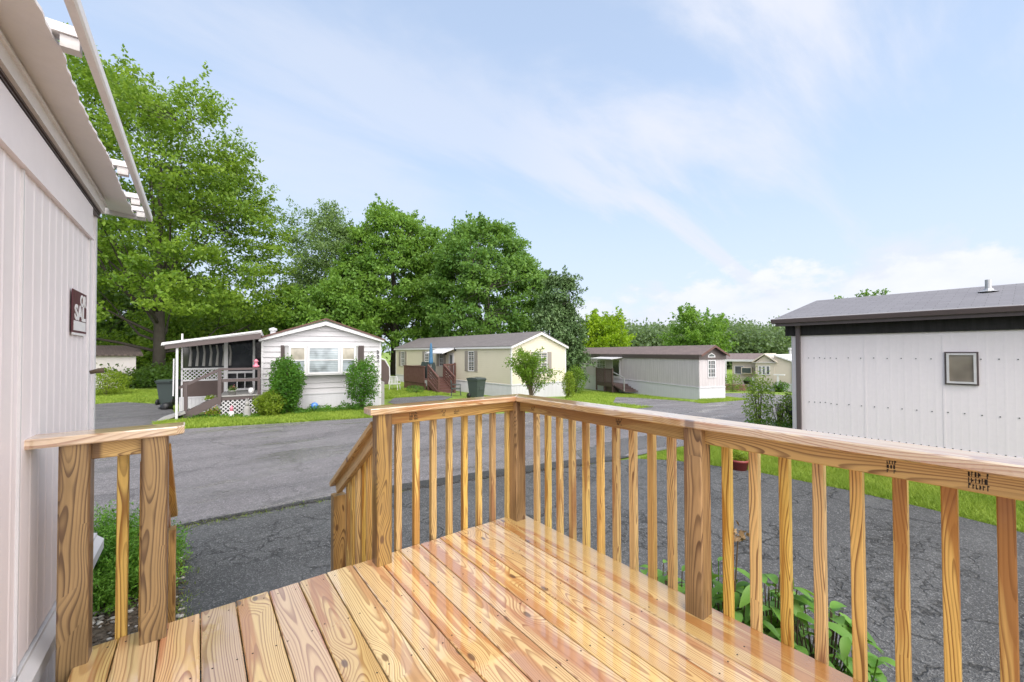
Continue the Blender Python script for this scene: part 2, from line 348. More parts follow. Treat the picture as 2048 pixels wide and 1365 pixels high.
M['brown2'] = paint('chocolate_metal', (.10, .075, .075), .4, .25, 3, .03, streak=True)
M['redbrown'] = paint('red_brown_stain', (.12, .055, .045), .6, .25, 6, .05)
M['dark'] = paint('dark_fascia', (.014, .012, .012), .75, .2, 6, .05, streak=True)
M['black'] = flat('black', (.012, .012, .013), .5)
M['screen'] = glass_dark('porch_screen', (.012, .012, .014))
M['glass'] = glass_dark('window_glass', (.045, .05, .055))
M['glassb'] = glass_dark('window_blinds', (.17, .19, .21), 14)
M['glassc'] = glass_dark('window_curtain', (.22, .20, .17))
M['glassbeige'] = glass_dark('beige_curtain_glass', (.10, .088, .07))
M['bin'] = paint('grey_green_plastic', (.045, .06, .058), .4, .12, 4, .02)
M['shutter_brown'] = paint('brown_shutter', (.07, .05, .05), .5, .1, 5)
M['shutter_tan'] = paint('tan_shutter', (.30, .27, .24), .5, .1, 5)
M['concrete'] = paint('concrete', (.32, .31, .30), .85, .3, 6, .3)
M['roofgrey'] = shingle('grey_shingle', (.19, .185, .205), (.165, .16, .178), 1, 1)
M['rooftaupe'] = shingle('taupe_shingle', (.18, .16, .16), (.145, .13, .13))
M['roofbrown'] = shingle('brown_shingle', (.20, .15, .14), (.16, .12, .115))
M['bark'] = paint('bark', (.06, .05, .042), .9, .4, 3, .8)
M['stem'] = paint('shrub_stem', (.12, .09, .06), .9, .3, 5, .3)
M['terracotta'] = paint('red_plastic_pot', (.25, .045, .04), .45, .2, 5)
M['steel'] = flat('galvanised', (.45, .45, .46), .4, Metallic=.6)
M['maroon'] = paint('maroon_print', (.085, .012, .022), .5, .1, 5)
M['paper'] = flat('white_print', (.72, .70, .71), .5)
M['pink'] = flat('pink_plastic', (.65, .2, .28), .4); M['blue'] = flat('blue_ball', (.08, .2, .55), .15)
M['cloth_blue'] = paint('blue_canvas', (.045, .14, .26), .7, .2, 6, .1)
M['rubber'] = flat('ink', (.02, .015, .012), .6)
M['deck'] = wood('wet_pine_decking', (.68, .465, .215), (.25, .10, .028), (.44, .18, .065), 165., 1., .33, kn=.84, coat=1.95)
M['rail'] = wood('pine_rail', (.55, .335, .12), (.15, .06, .016), (.34, .14, .04), 120., .3, .5, .2, (.24, .15, .07), kn=.8, wf=1.6)
M['post'] = wood('treated_pine_post', (.47, .29, .09), (.085, .034, .010), (.16, .07, .02), 100., .3, .5, .65, (.12, .075, .03), kn=.35, wf=1.6)
M['cap'] = wood('wet_pine_cap', (.68, .49, .30), (.30, .13, .04), (.46, .19, .07), 120., 1., .33, 0, kn=.85, coat=3., wf=1.5)
M['bal'] = wood('pine_baluster', (.74, .455, .15), (.17, .06, .013), (.38, .14, .035), 95., .3, .45, .0, (.3, .18, .08), .7, kn=.85, wf=1.7, tr=(.84, 1.12), hs=.012)
M['road'] = asphalt('road_asphalt', (.175, .163, .17), (.215, .20, .205), .35, .9, .72, .35)
M['drive'] = asphalt('driveway_asphalt', (.078, .079, .081), (.125, .125, .125), .85, .35, .82, .8)
M['lane'] = asphalt('lane_asphalt', (.13, .125, .13), (.16, .152, .156), .4, .5, .8, .5)
t = NT('lawn'); co = t.coord(); a = t.noise(co, .8, 5, .6); b = t.noise(co, 14, 4, .65); c3 = t.noise(co, 90, 2, .6)
cc = t.mix(t.rng(a, .35, .65), (.16, .25, .025), (.26, .34, .045)); cc = t.mix(t.rng(b, .35, .7, 0, .55), cc, (.06, .14, .012)); cc = t.mix(t.rng(c3, .5, .75, 0, .35), cc, (.26, .33, .05))
t.bsdf(cc, .8, t.bump(t.math('ADD', b, c3), .8, .03)); M['lawn'] = t.m
t = NT('bed_soil'); co = t.coord(); a = t.noise(co, 25, 5, .7); t.bsdf(t.mix(t.rng(a, .4, .65), (.05, .035, .02), (.14, .11, .08)), .95, t.bump(a, 1, .02)); M['soil'] = t.m
t = NT('woodland_floor'); co = t.coord(); a = t.noise(co, .6, 5, .7); t.bsdf(t.mix(t.rng(a, .4, .65), (.03, .05, .012), (.06, .09, .02)), .95); M['floor'] = t.m
LM = dict(pale=leafmat('leaf_pale_green', (.16, .28, .03), (.36, .48, .08), 2.),
 big=leafmat('leaf_bright', (.07, .16, .015), (.25, .37, .035), .35), thin=leafmat('leaf_grey_green', (.10, .18, .06), (.23, .33, .11), .4),
 maple=leafmat('leaf_maple', (.075, .18, .025), (.21, .36, .05), .45), maple2=leafmat('leaf_maple_deep', (.06, .155, .03), (.18, .32, .055), .45),
 conifer=leafmat('leaf_conifer', (.045, .10, .03), (.14, .22, .08), .6, .15), lime=leafmat('leaf_lime', (.16, .30, .008), (.30, .42, .01), .6),
 far=leafmat('leaf_far_hazed', (.10, .16, .075), (.18, .25, .12), .12), under=leafmat('leaf_under', (.03, .075, .012), (.09, .17, .025), .3),  # far leaves paler and bluer: distance haze put into the leaf colour
 shrub=leafmat('leaf_shrub', (.03, .11, .012), (.11, .27, .025), 1.5), shrub2=leafmat('leaf_yellow_shrub', (.12, .2, .012), (.28, .36, .03), 1.5),
 juniper=leafmat('leaf_juniper', (.06, .19, .015), (.20, .40, .04), 2.5, .2), broad=leafmat('leaf_broad', (.05, .15, .02), (.2, .40, .06), 5, .3, .45),
 grass=leafmat('grass_blade', (.15, .25, .02), (.34, .43, .06), 1.2, .3, .6), dry=flat('dry_leaf', (.3, .2, .1), .7),
 forsythia=leafmat('leaf_forsythia', (.07, .16, .012), (.2, .32, .03), 1.5), flower=leafmat('flower_petals', (.5, .06, .09), (.7, .3, .35), 9, .2), flower2=leafmat('flower_orange', (.6, .2, .06), (.75, .5, .3), 9, .2))
# ---------------------------------------------------------------- the setting
def sheet(name, poly, dz, step, mat, kind='structure', label=None, jit=0.):
    """flat sheet that follows the terrain; poly = world (x, y) corners"""
    P = [];
    for i in range(len(poly)):
        a = np.array(poly[i][:2], float); b = np.array(poly[(i+1) % len(poly)][:2], float)
        L = np.linalg.norm(b-a); n = max(1, int(min(L/step, 200)))
        for k in range(n):
            q = a+(b-a)*k/n
            if jit and n > 2 and k: q = q+np.array([noise.noise(Vector((q[0]*2.3, q[1]*2.3, 5))), noise.noise(Vector((q[0]*2.3, q[1]*2.3, 9)))])*jit
            P.append(q)
    nb = len(P); A = np.array(P)
    xs = np.arange(A[:, 0].min(), A[:, 0].max(), step)+step*.37; ys = np.arange(A[:, 1].min(), A[:, 1].max(), step)+step*.41
    gx, gy = np.meshgrid(xs, ys); gx = gx.ravel(); gy = gy.ravel()
    ins = np.zeros(len(gx), bool); x2, y2 = np.roll(A[:, 0], -1), np.roll(A[:, 1], -1)
    for x1, y1, xx, yy in zip(A[:, 0], A[:, 1], x2, y2):
        c_ = ((y1 > gy) != (yy > gy)) & (gx < (xx-x1)*(gy-y1)/((yy-y1) if abs(yy-y1) > 1e-9 else 1e-9)+x1); ins ^= c_
    pts = [Vector(p) for p in P]+[Vector((x, y)) for x, y in zip(gx[ins], gy[ins])]
    vo, eo, fo, *_ = delaunay_2d_cdt(pts, [], [list(range(nb))], 1, 1e-4)
    me = bpy.data.meshes.new(name); me.from_pydata([(v.x, v.y, terr(v.x, v.y)+dz) for v in vo], [], [tuple(f) for f in fo]); me.materials.append(mat)
    bm = bmesh.new(); bm.from_mesh(me); bmesh.ops.recalc_face_normals(bm, faces=bm.faces)
    if bm.faces and sum(f.normal.z for f in bm.faces) < 0: bmesh.ops.reverse_faces(bm, faces=bm.faces)
    bm.to_mesh(me); bm.free(); me.shade_smooth()
    o = bpy.data.objects.new(name, me); col.objects.link(o); tag(o, label, None, None, kind); return o
ax = np.concatenate([-np.geomspace(1500, 62, 16), np.arange(-60, 81, 1.0), np.geomspace(82, 1500, 16)])
gx, gy = np.meshgrid(ax, ax); gz = terr_np(gx, gy); nn = len(ax)
me = bpy.data.meshes.new('ground'); me.from_pydata(np.stack([gx.ravel(), gy.ravel(), gz.ravel()], 1).tolist(), [], [(j*nn+i, j*nn+i+1, (j+1)*nn+i+1, (j+1)*nn+i) for j in range(nn-1) for i in range(nn-1)])
me.materials.append(M['lawn']); me.shade_smooth(); gr = bpy.data.objects.new('ground', me); col.objects.link(gr); gr['kind'] = 'structure'
g2 = lambda *p: tuple(G(*p)[:2])
seam = [(-2.6, 4.42), (-1.98, 4.28), (-.28, 4.13), (.61, 3.84), (2.2, 3.5), (3.76, 3.12), (4.6, 2.9)]
road = [(-60, 26), (-20, 17.3), (-9, 14.6), g2(311, 861), g2(365, 860), g2(560, 848.5), g2(725, 838), g2(1000, 829), g2(1264, 820), g2(1307, 815.5), g2(1225, 808), g2(1232, 795.5), g2(1264, 794), g2(1389, 805.5), g2(1404, 808.5), g2(1499, 800.5), g2(1453, 796), g2(1450, 787.5), g2(1500, 787), g2(1530, 789), g2(1600, 793), (50, 4), (60, -12), (9.2, 2.45), (6.2, 2.75)]+seam[::-1]+[(-9, 6.1), (-60, 17)]
sheet('road', road, .022, .8, M['road'])
drive = [(-2.34, 4.3)]+seam[1:]+[(5.2, 2.72), g2(1345, 922), g2(1500, 943), g2(1700, 983), g2(1850, 1018), g2(2048, 1068), (6.05, -4), (6.1, -14), (-2.3, -14), (-2.3, -2), (-1.95, -1), (-1.94, 1.1), (-1.95, 2.2), (-1.98, 3.4)]
sheet('driveway', drive, .012, .4, M['drive'], jit=.06)
sheet('lane', [g2(150, 812), g2(250, 806), g2(338, 811), g2(352, 832), g2(309, 858), g2(180, 874), (-9.5, 14.0), (-16, 16), (-15, 19)], .03, .6, M['lane'])
sheet('footpath', [g2(775, 806), g2(790, 797), g2(880, 792), g2(905, 795), g2(880, 804), g2(800, 812)], .018, .5, M['lane'], jit=.1)
sheet('planting_bed', [(-4.5, 1.1), (-4.5, 4.3), (-2.34, 4.2), (-1.96, 3.4), (-1.92, 2.2), (-1.91, 1.1), (-1.91, -.5), (-2.34, -.5), (-2.34, 1.1)], .006, .2, M['soil'])
M['wet'] = asphalt('wet_asphalt', (.035, .034, .034), (.055, .053, .052), .3, 0, .45, 2.)
M['film'] = asphalt('rain_film_asphalt', (.13, .125, .13), (.16, .155, .16), .2, 0, .16, .5)
off_ = lambda d: [(x+.17*d, y+d) for x, y in seam]
sheet('wet_road_edge', off_(.012)[1:]+[(5.4, 2.82), (4.75, 3.2), (3.9, 3.46), (2.3, 3.84), (.75, 4.10), (-.25, 4.22), (-1.96, 4.32)], .027, .12, M['wet'], jit=.03)
sheet('wet_road_patch', [g2(1150, 905), g2(1190, 893), g2(1240, 880), g2(1300, 872), g2(1345, 878), g2(1330, 893), g2(1270, 903), g2(1230, 921), g2(1200, 924), g2(1165, 921)], .026, .12, M['film'], jit=.18)
# raised lip of broken asphalt and moss along the road edge
def scatter_mesh(name, V, F, mat):
    me = bpy.data.meshes.new(name); nv = len(V); nf = len(F); k = F.shape[1]
    me.vertices.add(nv); me.vertices.foreach_set('co', V.astype(np.float32).ravel())
    me.loops.add(nf*k); me.loops.foreach_set('vertex_index', F.astype(np.int32).ravel())
    me.polygons.add(nf); me.polygons.foreach_set('loop_start', np.arange(0, nf*k, k, dtype=np.int32)); me.polygons.foreach_set('loop_total', np.full(nf, k, np.int32))
    me.materials.append(mat); me.update(calc_edges=True); me.validate(); return me
def leaves(name, C, size, mat, parent=None, nrm=None, up=.5, aspect=.55, droop=0., loc=(0, 0, 0)):
    """N separate leaf faces (folded rhombus) at points C"""
    N = len(C); d = rng.normal(size=(N, 3)); d[:, 2] -= droop; d /= np.linalg.norm(d, axis=1)[:, None]
    n = rng.normal(size=(N, 3))*.8; n[:, 2] += up
    if nrm is not None: n += nrm
    s = np.cross(d, n); s /= np.linalg.norm(s, axis=1)[:, None]+1e-9; nn_ = np.cross(s, d)
    L = size*rng.uniform(.6, 1.25, (N, 1)); W = L*aspect*.5
    a = C; b = C+d*L; m = C+d*L*.48-nn_*L*.0
    p1 = m+s*W+nn_*L*.10; p2 = m-s*W+nn_*L*.10
    V = np.stack([a, p1, b, p2], 1).reshape(-1, 3)-np.array(loc)
    F = np.arange(4*N).reshape(N, 4)
    me = scatter_mesh(name, V, F, mat); o = bpy.data.objects.new(name, me); col.objects.link(o)
    if parent: o.parent = parent
    return o
def blades(name, XY, h, w, mat, lean=.35):
    N = len(XY); z = terr_np(XY[:, 0], XY[:, 1]); B = np.column_stack([XY, z-.005])
    an = rng.uniform(0, 2*np.pi, N); s = np.column_stack([np.cos(an), np.sin(an), np.zeros(N)])*w/2
    hh = h*rng.uniform(.45, 1.2, (N, 1)); ln = rng.normal(size=(N, 3))*lean; ln[:, 2] = 1; tp = B+ln*hh
    V = np.stack([B-s, B+s, tp], 1).reshape(-1, 3); me = scatter_mesh(name, V, np.arange(3*N).reshape(N, 3), mat)
    o = bpy.data.objects.new(name, me); col.objects.link(o); return o
def in_poly(XY, poly):
    A = np.array([p[:2] for p in poly], float); B = np.roll(A, -1, 0); ins = np.zeros(len(XY), bool)
    for (x1, y1), (x2, y2) in zip(A, B):
        dy = (y2-y1) if abs(y2-y1) > 1e-9 else 1e-9
        ins ^= ((y1 > XY[:, 1]) != (y2 > XY[:, 1])) & (XY[:, 0] < (x2-x1)*(XY[:, 1]-y1)/dy+x1)
    return ins
def fill(poly, n):
    A = np.array([p[:2] for p in poly], float); XY = rng.uniform(A.min(0), A.max(0), (int(n*2.2), 2)); XY = XY[in_poly(XY, poly)]
    return XY[:n]
g_right = [(5.25, 2.66), g2(1345, 922), g2(1500, 943), g2(1700, 983), g2(1850, 1018), g2(2048, 1068), (6.1, -3), (8.75, -3), (8.75, 1.0), (9.6, 2.3), (6.2, 2.68)]
verge = [g2(311, 861), g2(560, 847.5), g2(725, 837), g2(790, 834), (4.4, 14.1), (0, 14.8), (-2.9, 14.6)]
lawn2 = [g2(765, 800), g2(768, 778), g2(850, 779), g2(900, 790), g2(870, 792), g2(790, 797)]
lawn3 = [g2(1264, 820), g2(1307, 815), g2(1225, 807), g2(1232, 795), g2(1389, 804), g2(1264, 788), g2(1160, 783), g2(1130, 800), g2(1100, 822)]
lawn4 = [g2(1389, 805), g2(1404, 808), g2(1499, 800), g2(1452, 795.5), g2(1399, 800)]
lawn1 = [g2(180, 812), g2(250, 805), g2(338, 810), g2(340, 783), g2(240, 779), g2(180, 782)]
bl = blades('grass', np.concatenate([fill(g_right, 90000)]), .075, .011, LM['grass'], .55); tag(bl, 'short bright green grass strip in front of the pale metal trailer', 'grass', None, 'stuff')
XY = np.concatenate([fill(verge, 30000), fill(lawn2, 14000), fill(lawn3, 22000), fill(lawn4, 7000), fill(lawn1, 14000)])
bl = blades('grass', XY, .10, .035, LM['grass'], .6); tag(bl, 'mown lawns and grass verges around the homes across the road', 'grass', None, 'stuff')
# weeds and moss along the broken edge of the driveway
sp = []
for a, b in zip(seam[:-1], seam[1:]):
    k = 420 if a[0] < -.4 else 30
    for _ in range(k):
        f = random.random(); sp.append((a[0]+(b[0]-a[0])*f+random.gauss(0, .03), a[1]+(b[1]-a[1])*f-.06+random.gauss(0, .05)))
for _ in range(900):
    f = random.random()**1.3; sp.append((-1.95+random.gauss(0, .05), 1.1+2.8*f))
sp = np.array(sp); sp = sp[[noise.noise(Vector((p[0]*3, p[1]*3, 1))) > -.15 for p in sp]]
wd = blades('weeds', sp+np.array([0, 0]), .05, .012, LM['shrub2'], .9); tag(wd, 'moss and small weeds growing along the cracked asphalt edge', 'weeds', None, 'stuff')
mb = MB()
for k in range(260):
    f = k/260; x = -2.0+f*6.0; i = max(j for j in range(len(seam)) if seam[j][0] <= x); i = min(i, len(seam)-2)
    a, b = seam[i], seam[i+1]; y = a[1]+(b[1]-a[1])*(x-a[0])/(b[0]-a[0])
    w = .03+.05*abs(noise.noise(Vector((x*3, 0, 0)))); mb.blob((x, y+random.gauss(0, .015), .012), (random.uniform(.02, .06), w*.7, random.uniform(.012, .034)), 6, .5, k)
o = mb.build('asphalt_lip', M['wet'], smooth=True); tag(o, 'broken raised asphalt lip where driveway meets road', None, None, 'structure')
# pebbles and mulch
mb = MB()
bed = [(-4.3, 4.0), (-1.96, 3.4), (-1.92, 2.2), (-1.9, .9), (-1.9, .3), (-2.3, .3), (-2.3, 1.2), (-4.3, 1.2)]
for k, p in enumerate(fill(bed, 2600)):
    r = random.uniform(.010, .026); mb.blob((p[0], p[1], .012), (r, r*random.uniform(.6, 1), r*.55), 6, .6, k*.7); mb.m[-24:] = [random.choice((0, 0, 1, 2))]*24
t = NT('pebble_white'); geo = t.N('ShaderNodeNewGeometry'); t.bsdf(t.mix(geo.outputs['Random Per Island'], (.55, .52, .47), (.2, .18, .15)), .7); pw = t.m
o = mb.build('gravel', None, smooth=True, mats=[pw, M['soil'], M['stem']]); tag(o, 'pale pebbles and brown mulch in the bed beside the deck', 'gravel', None, 'stuff')
# ---------------------------------------------------------------- the new pine deck
deck = thing('wooden_deck', 'new wet pine deck with railings and stair in the foreground', 'deck', (0, 0, 0))
def lumber(name, p, q, w, h, mat, parent=deck, up=(0, 0, 1), ch=.004, roll_shift=None):
    """one sawn piece: length along its own X, section w (Y) by h (Z), eased edges"""
    p, q = Vector(p), Vector(q); L = (q-p).length; x = (q-p).normalized(); z = Vector(up); z = (z-x*z.dot(x)).normalized(); y = z.cross(x)
    c = ch; sec = [(-w/2+c, -h/2), (w/2-c, -h/2), (w/2, -h/2+c), (w/2, h/2-c), (w/2-c, h/2), (-w/2+c, h/2), (-w/2, h/2-c), (-w/2, -h/2+c)]
    mb = MB(); mb.prism(sec, 0, 0, L); o = mb.build(name, mat, parent)
    o.matrix_local = Matrix(((x.x, y.x, z.x, p.x), (x.y, y.y, z.y, p.y), (x.z, y.z, z.z, p.z), (0, 0, 0, 1)))
    return o
D = DECK
ex = -1.8294; pitch = .141
boards = []
for i in range(-3, 13):
    x0 = ex+i*pitch+.0025; x1 = x0+pitch-.005
    if i == -3: x0 += .02
    yf = .119+(.004*math.sin(i*2.1))
    if i == 12: x1 = .098+.03
    b = lumber('deck_board', ((x0+x1)/2, yf, D-.014), ((x0+x1)/2, -4.6, D-.014), x1-x0, .028, M['deck'], ch=.0035)
    boards.append(b)
# nail/screw heads, two per board per joist
mb = MB()
for i in range(-3, 13):
    for yj in (.06, -.35, -.76, -1.17, -1.58, -1.99):
        for s in (.2, .8):
            x = ex+(i+s)*pitch+random.gauss(0, .004); y = yj+random.gauss(0, .006)
            mb.lathe([(.0036, 0), (.0036, .0007), (.001, .0004)], 8, (x, y, D))
tag(mb.build('screw_heads', M['rubber'], deck), kind='stuff')
lumber('rim_joist', (-2.27, .094, D-.12), (.10, .094, D-.12), .038, .18, M['rail'])
lumber('rim_joist', (.085, .07, D-.12), (.085, -4.6, D-.12), .038, .18, M['rail'])
lumber('support_post', (.02, .03, 0), (.02, .03, D-.21), .089, .089, M['post'], up=(0, 1, 0)); lumber('support_post', (.02, -2, 0), (.02, -2, D-.21), .089, .089, M['post'], up=(0, 1, 0))
ZT = D+.8765
L_, M_, K1, K2 = 1.0225, 1.3811, 1.9466, 2.1862
def post(x, y, z0=D, z1=ZT, lab=None):        # x, y = corner nearest the deck's inside, min x, min y
    return lumber('post', (x+.0445, y+.0445, z0), (x+.0445, y+.0445, z1), .089, .089, M['post'], up=(0, 1, 0), ch=.006)
post(0, 0); post(-L_, 0); post(0, -M_); post(-K1-.089, 0); pw_ = post(-K2-.089, 0, D-.1)
tag(pw_, 'weathered knotty end post'); post(0, -2*M_-.1)
CZ = ZT+.019
# cap rails (flat 2x6) and sub rails (2x4 on edge)
def cap_poly(poly, z0, z1, name='cap_rail'):
    """mitred cap, local X along its length"""
    a, b = Vector(poly[0]), Vector(poly[1]); L = (b-a).length; x = (b-a).normalized(); y = Vector((-x.y, x.x)); 
    loc = [((Vector(p)-a).dot(x), (Vector(p)-a).dot(y)-.07) for p in poly]
    mb = MB(); n = len(loc); h = (z1-z0)/2; c = .005
    cx = sum(p[0] for p in loc)/n; cy = sum(p[1] for p in loc)/n
    def ins(p, e): return (p[0]-math.copysign(min(e, abs(p[0]-cx)), p[0]-cx), p[1]-math.copysign(e, p[1]-cy))
    rings = [([ins(p, c) for p in loc], -h), (loc, -h+c), (loc, h-c), ([ins(p, c) for p in loc], h)]
    vs = [(p[0], p[1], z) for pl_, z in rings for p in pl_]
    fs = [tuple(range(n))[::-1], tuple(range(3*n, 4*n))]+[(r*n+i, r*n+(i+1) % n, (r+1)*n+(i+1) % n, (r+1)*n+i) for r in range(3) for i in range(n)]
    mb.add(vs, fs); o = mb.build(name, M['cap'], deck)
    oo = a+y*.07
    o.matrix_local = Matrix(((x.x, y.x, 0, oo.x), (x.y, y.y, 0, oo.y), (0, 0, 1, (z0+z1)/2), (0, 0, 0, 1))); return o
ci, co_ = -.018, .124
cap_poly([(-L_-.045, ci), (ci-.0005, ci), (co_-.0005, co_), (-L_-.02, co_), (-L_-.045, co_-.02)], ZT, ZT+.038)
cap_poly([(ci, -4.5), (co_, -4.5), (co_, co_-.001), (ci, ci-.001)][::1] if False else [(co_, co_-.001), (co_, -4.5), (ci, -4.5), (ci, ci-.001)][::-1], ZT, ZT+.038)
cap_poly([(-2.362, ci), (-K1+.03, ci), (-K1+.055, ci+.025), (-K1+.055, co_), (-2.362, co_)], ZT, ZT+.038)
RZ = ZT-.0365
def stamp(parent_piece, x, side, z=0, w=.05, h=.04, seed=1):
    """smudged black grade stamp printed on the rail's face: little strokes"""
    random.seed(seed); mb = MB(); yy = side
    for r in range(3):
        xx = x
        while xx < x+w:
            d = random.uniform(.004, .009); z0 = z+h/2-(r+1)*h/3+.002
            if random.random() < .8:
                mb.box(xx, xx+.0022, yy-.0006, yy+.0006, z0, z0+h/3-.004); mb.box(xx, xx+d*.7, yy-.0006, yy+.0006, z0+random.choice((0, h/6, h/3-.006)), z0+random.choice((0, h/6, h/3-.006))+.004)
            xx += d+.0012
    o = mb.build('grade_stamp', M['rubber'], parent_piece); return o
ry = .055
r1 = lumber('sub_rail', (-L_+.089, ry, RZ), (0, ry, RZ), .038, .073, M['rail']); 
r2 = lumber('sub_rail', (ry, 0, RZ), (ry, -M_+.089, RZ), .038, .073, M['rail'])
r3 = lumber('sub_rail', (ry, -M_, RZ), (ry, -2*M_-.011, RZ), .038, .073, M['rail'])
r4 = lumber('sub_rail', (-K2, ry, RZ), (-K1-.089, ry, RZ), .038, .073, M['rail'])
# local Y of a piece running +X is +Y (inner face at -w/2); running -Y it is +X, so the inner face is at -w/2 too
for pc, us_, f_ in ((r1, ((819, 835, .05), (882, 890, .04), (908, 918, .03)), lambda p: p[0]+L_-.089), (r2, ((1063, 1069, .03), (1232, 1244, .04)), lambda p: -p[1]), (r3, ((1772, 1790, .045), (1934, 1972, .055)), lambda p: -M_-p[1])):
    for k, (ua, ub, hh_) in enumerate(us_):
        o_, n_ = ((0, ry-.019, 0), (0, 1, 0)) if pc is r1 else ((ry-.019, 0, 0), (1, 0, 0))
        xa, xb = f_(plane_hit(ua, 850, o_, n_)), f_(plane_hit(ub, 850, o_, n_)); stamp(pc, min(xa, xb), -.0192, 0, abs(xb-xa), hh_, int(ua))
random.seed(11)
def baluster(x, y, z0=D-.13, z1=ZT-.002, s=.038):
    return lumber('baluster', (x+s/2, y+s/2, z0), (x+s/2+random.gauss(0, .0012), y+s/2+random.gauss(0, .0012), z1), s, s, M['bal'], up=(0, 1, 0), ch=.003)
BX = .1262; kx = (BX-CAM[0])/(.1852-CAM[0])
for i in range(10): baluster(BX, CAM[1]+(.027-i*.124-CAM[1])*kx-.038)
for i in range(10): baluster(BX, CAM[1]+(-1.384-i*.124-CAM[1])*kx-.038)
ky = (BX-CAM[1])/(.1852-CAM[1])
for i in range(7): baluster(CAM[0]+(-.0907-(6-i)*.124-CAM[0])*ky, BX)
baluster(.0-.03+.012, .0895+.0)  # nailed beside the corner post
baluster(-2.124, BX)
# rails extend behind balusters: ledger blocks that carry them
lumber('sub_rail', (-L_+.02, .1, RZ-.0005), (.10, .1, RZ-.0005), .05, .07, M['rail']); lumber('sub_rail', (.1, .07, RZ-.0005), (.1, -4.4, RZ-.0005), .05, .07, M['rail'])
# stair: two stringers, treads, sloped rails
SL = .63; ys0, ys1 = .12, 1.05
for side in (0, 1):
    xa = -L_+.03 if side == 0 else -K1-.02       # rail line
    xp = -L_ if side == 0 else -K1-.089
    lowtop = ZT-.06-.95*SL-.075
    lumber('post', (xp+.0445, .985, 0), (xp+.0445, .985, lowtop), .089, .089, M['post'], up=(0, 1, 0), ch=.006)
    z_at = lambda y: ZT-.06-(y-.09)*SL
    x_in = xp+.019 if side == 0 else xp+.07
    lumber('stair_rail', (xp+.0445, .089, z_at(.089)-.06), (xp+.0445, .985, z_at(.985)-.06), .038, .085, M['rail'])
    lumber('stair_cap', (xp+.0445, .10, z_at(.10)-.002), (xp+.0445, 1.05, z_at(1.05)-.002), .10, .036, M['rail'])
    for k in range(7):
        y = .13+k*.115; xb_ = xp+.0445+(.0385 if side == 0 else -.0385)
        lumber('baluster', (xb_, y+.02, .95-(y)*.72-.12), (xb_, y+.02, z_at(y+.02)-.03), .038, .038, M['bal'], up=(0, 1, 0), ch=.003)
    lumber('stringer', (xp+.03, .13, D-.2), (xp+.03, 1.25, D-.2-1.12*.72), .038, .24, M['rail'])
for k in range(4):
    lumber('stair_tread', (-K1-.05, .27+k*.25, D-.19-k*.18), (-L_+.05, .27+k*.25, D-.19-k*.18), .27, .036, M['deck'])
# ---------------------------------------------------------------- our own pale metal home on the left
XW, YC = -2.37, 1.36
home = thing('mobile_home', 'pale metal sided home edge at far left carrying the sale sign', 'house', (XW, YC, 0))
def rib_wall(name, x0, y_list, z0, z1, mat, parent, step=.1, dep=.008, axis=1, sgn=1):
    """vertical ribbed sheet: profile along one axis"""
    pts = []; a, b = y_list; n = int((b-a)/step); 
    for i in range(n+1):
        y = a+i*step
        if y > b: break
        for dy, dd in ((0, 0), (step*.72, 0), (step*.80, dep), (step*.90, dep)):
            if y+dy <= b: pts.append((y+dy, dd))
    pts.append((b, 0)); mb = MB()
    for (y1, d1), (y2, d2) in zip(pts[:-1], pts[1:]):
        if axis == 1: mb.quad((x0+sgn*d1, y1, z0), (x0+sgn*d2, y2, z0), (x0+sgn*d2, y2, z1), (x0+sgn*d1, y1, z1))
        else: mb.quad((y1, x0+sgn*d1, z0), (y2, x0+sgn*d2, z0), (y2, x0+sgn*d2, z1), (y1, x0+sgn*d1, z1))
    return mb.build(name, mat, parent)
mb = MB(); mb.box(-3.9, -.012, -12, -.012, 0, 3.28); mb.build('wall_core', M['lilac'], home)
rib_wall('wall_siding', -.008, (-12, 0), .98, 3.2, M['lilac'], home, .098, .0016)
mb = MB(); mb.box(-3.9, 0, -.012, .006, 0, 3.2); mb.box(-.016, .004, -.03, .008, 0, 3.1); mb.build('corner_trim', M['trim'], home)
# sliding panel with its header track
rib_wall('sliding_panel', .012, (-1.46-.35, -.30), 1.05, 2.87, M['lilac'], home, .105, .002)
for ya_, yb2_ in ((-.315, -.297), (-1.46, -1.448)):
    mb = MB(); mb.box(-.006, .02, ya_, yb2_, 1.02, 2.87); mb.build('panel_edge', M['trim'], home)
mb = MB(); mb.box(.0, .0165, -.297, -.291, 1.02, 2.86); mb.build('panel_gap', M['brown2'], home)
mb = MB(); mb.box(-.006, .032, -3.2, -.285, 2.86, 2.868); mb.box(-.006, .026, -3.2, -.29, 2.868, 3.05); mb.build('track_header', M['lilac'], home)
mb = MB(); mb.box(-.005, .012, -6, .002, 3.062, 3.075); mb.box(-.005, .02, -6, .002, 3.09, 3.1); mb.box(-.005, .016, -6, 0, 3.078, 3.084); mb.build('track_lip', M['brown2'], home)
mb = MB(); mb.box(-.02, .034, -12, .03, 3.1, 3.19); mb.box(-.006, .045, -12, .025, 3.155, 3.163); mb.build('fascia', M['eave'], home)
mb = MB(); mb.prism([(-.006, .93), (.05, .93), (.052, .99), (.02, 1.02), (.02, 1.035), (-.006, 1.04)], 1, -12, .012); mb.build('base_trim', M['trim'], home)
rib_wall('skirting', .0, (-12, .01), 0, .93, M['skirt'], home, .12, .006)
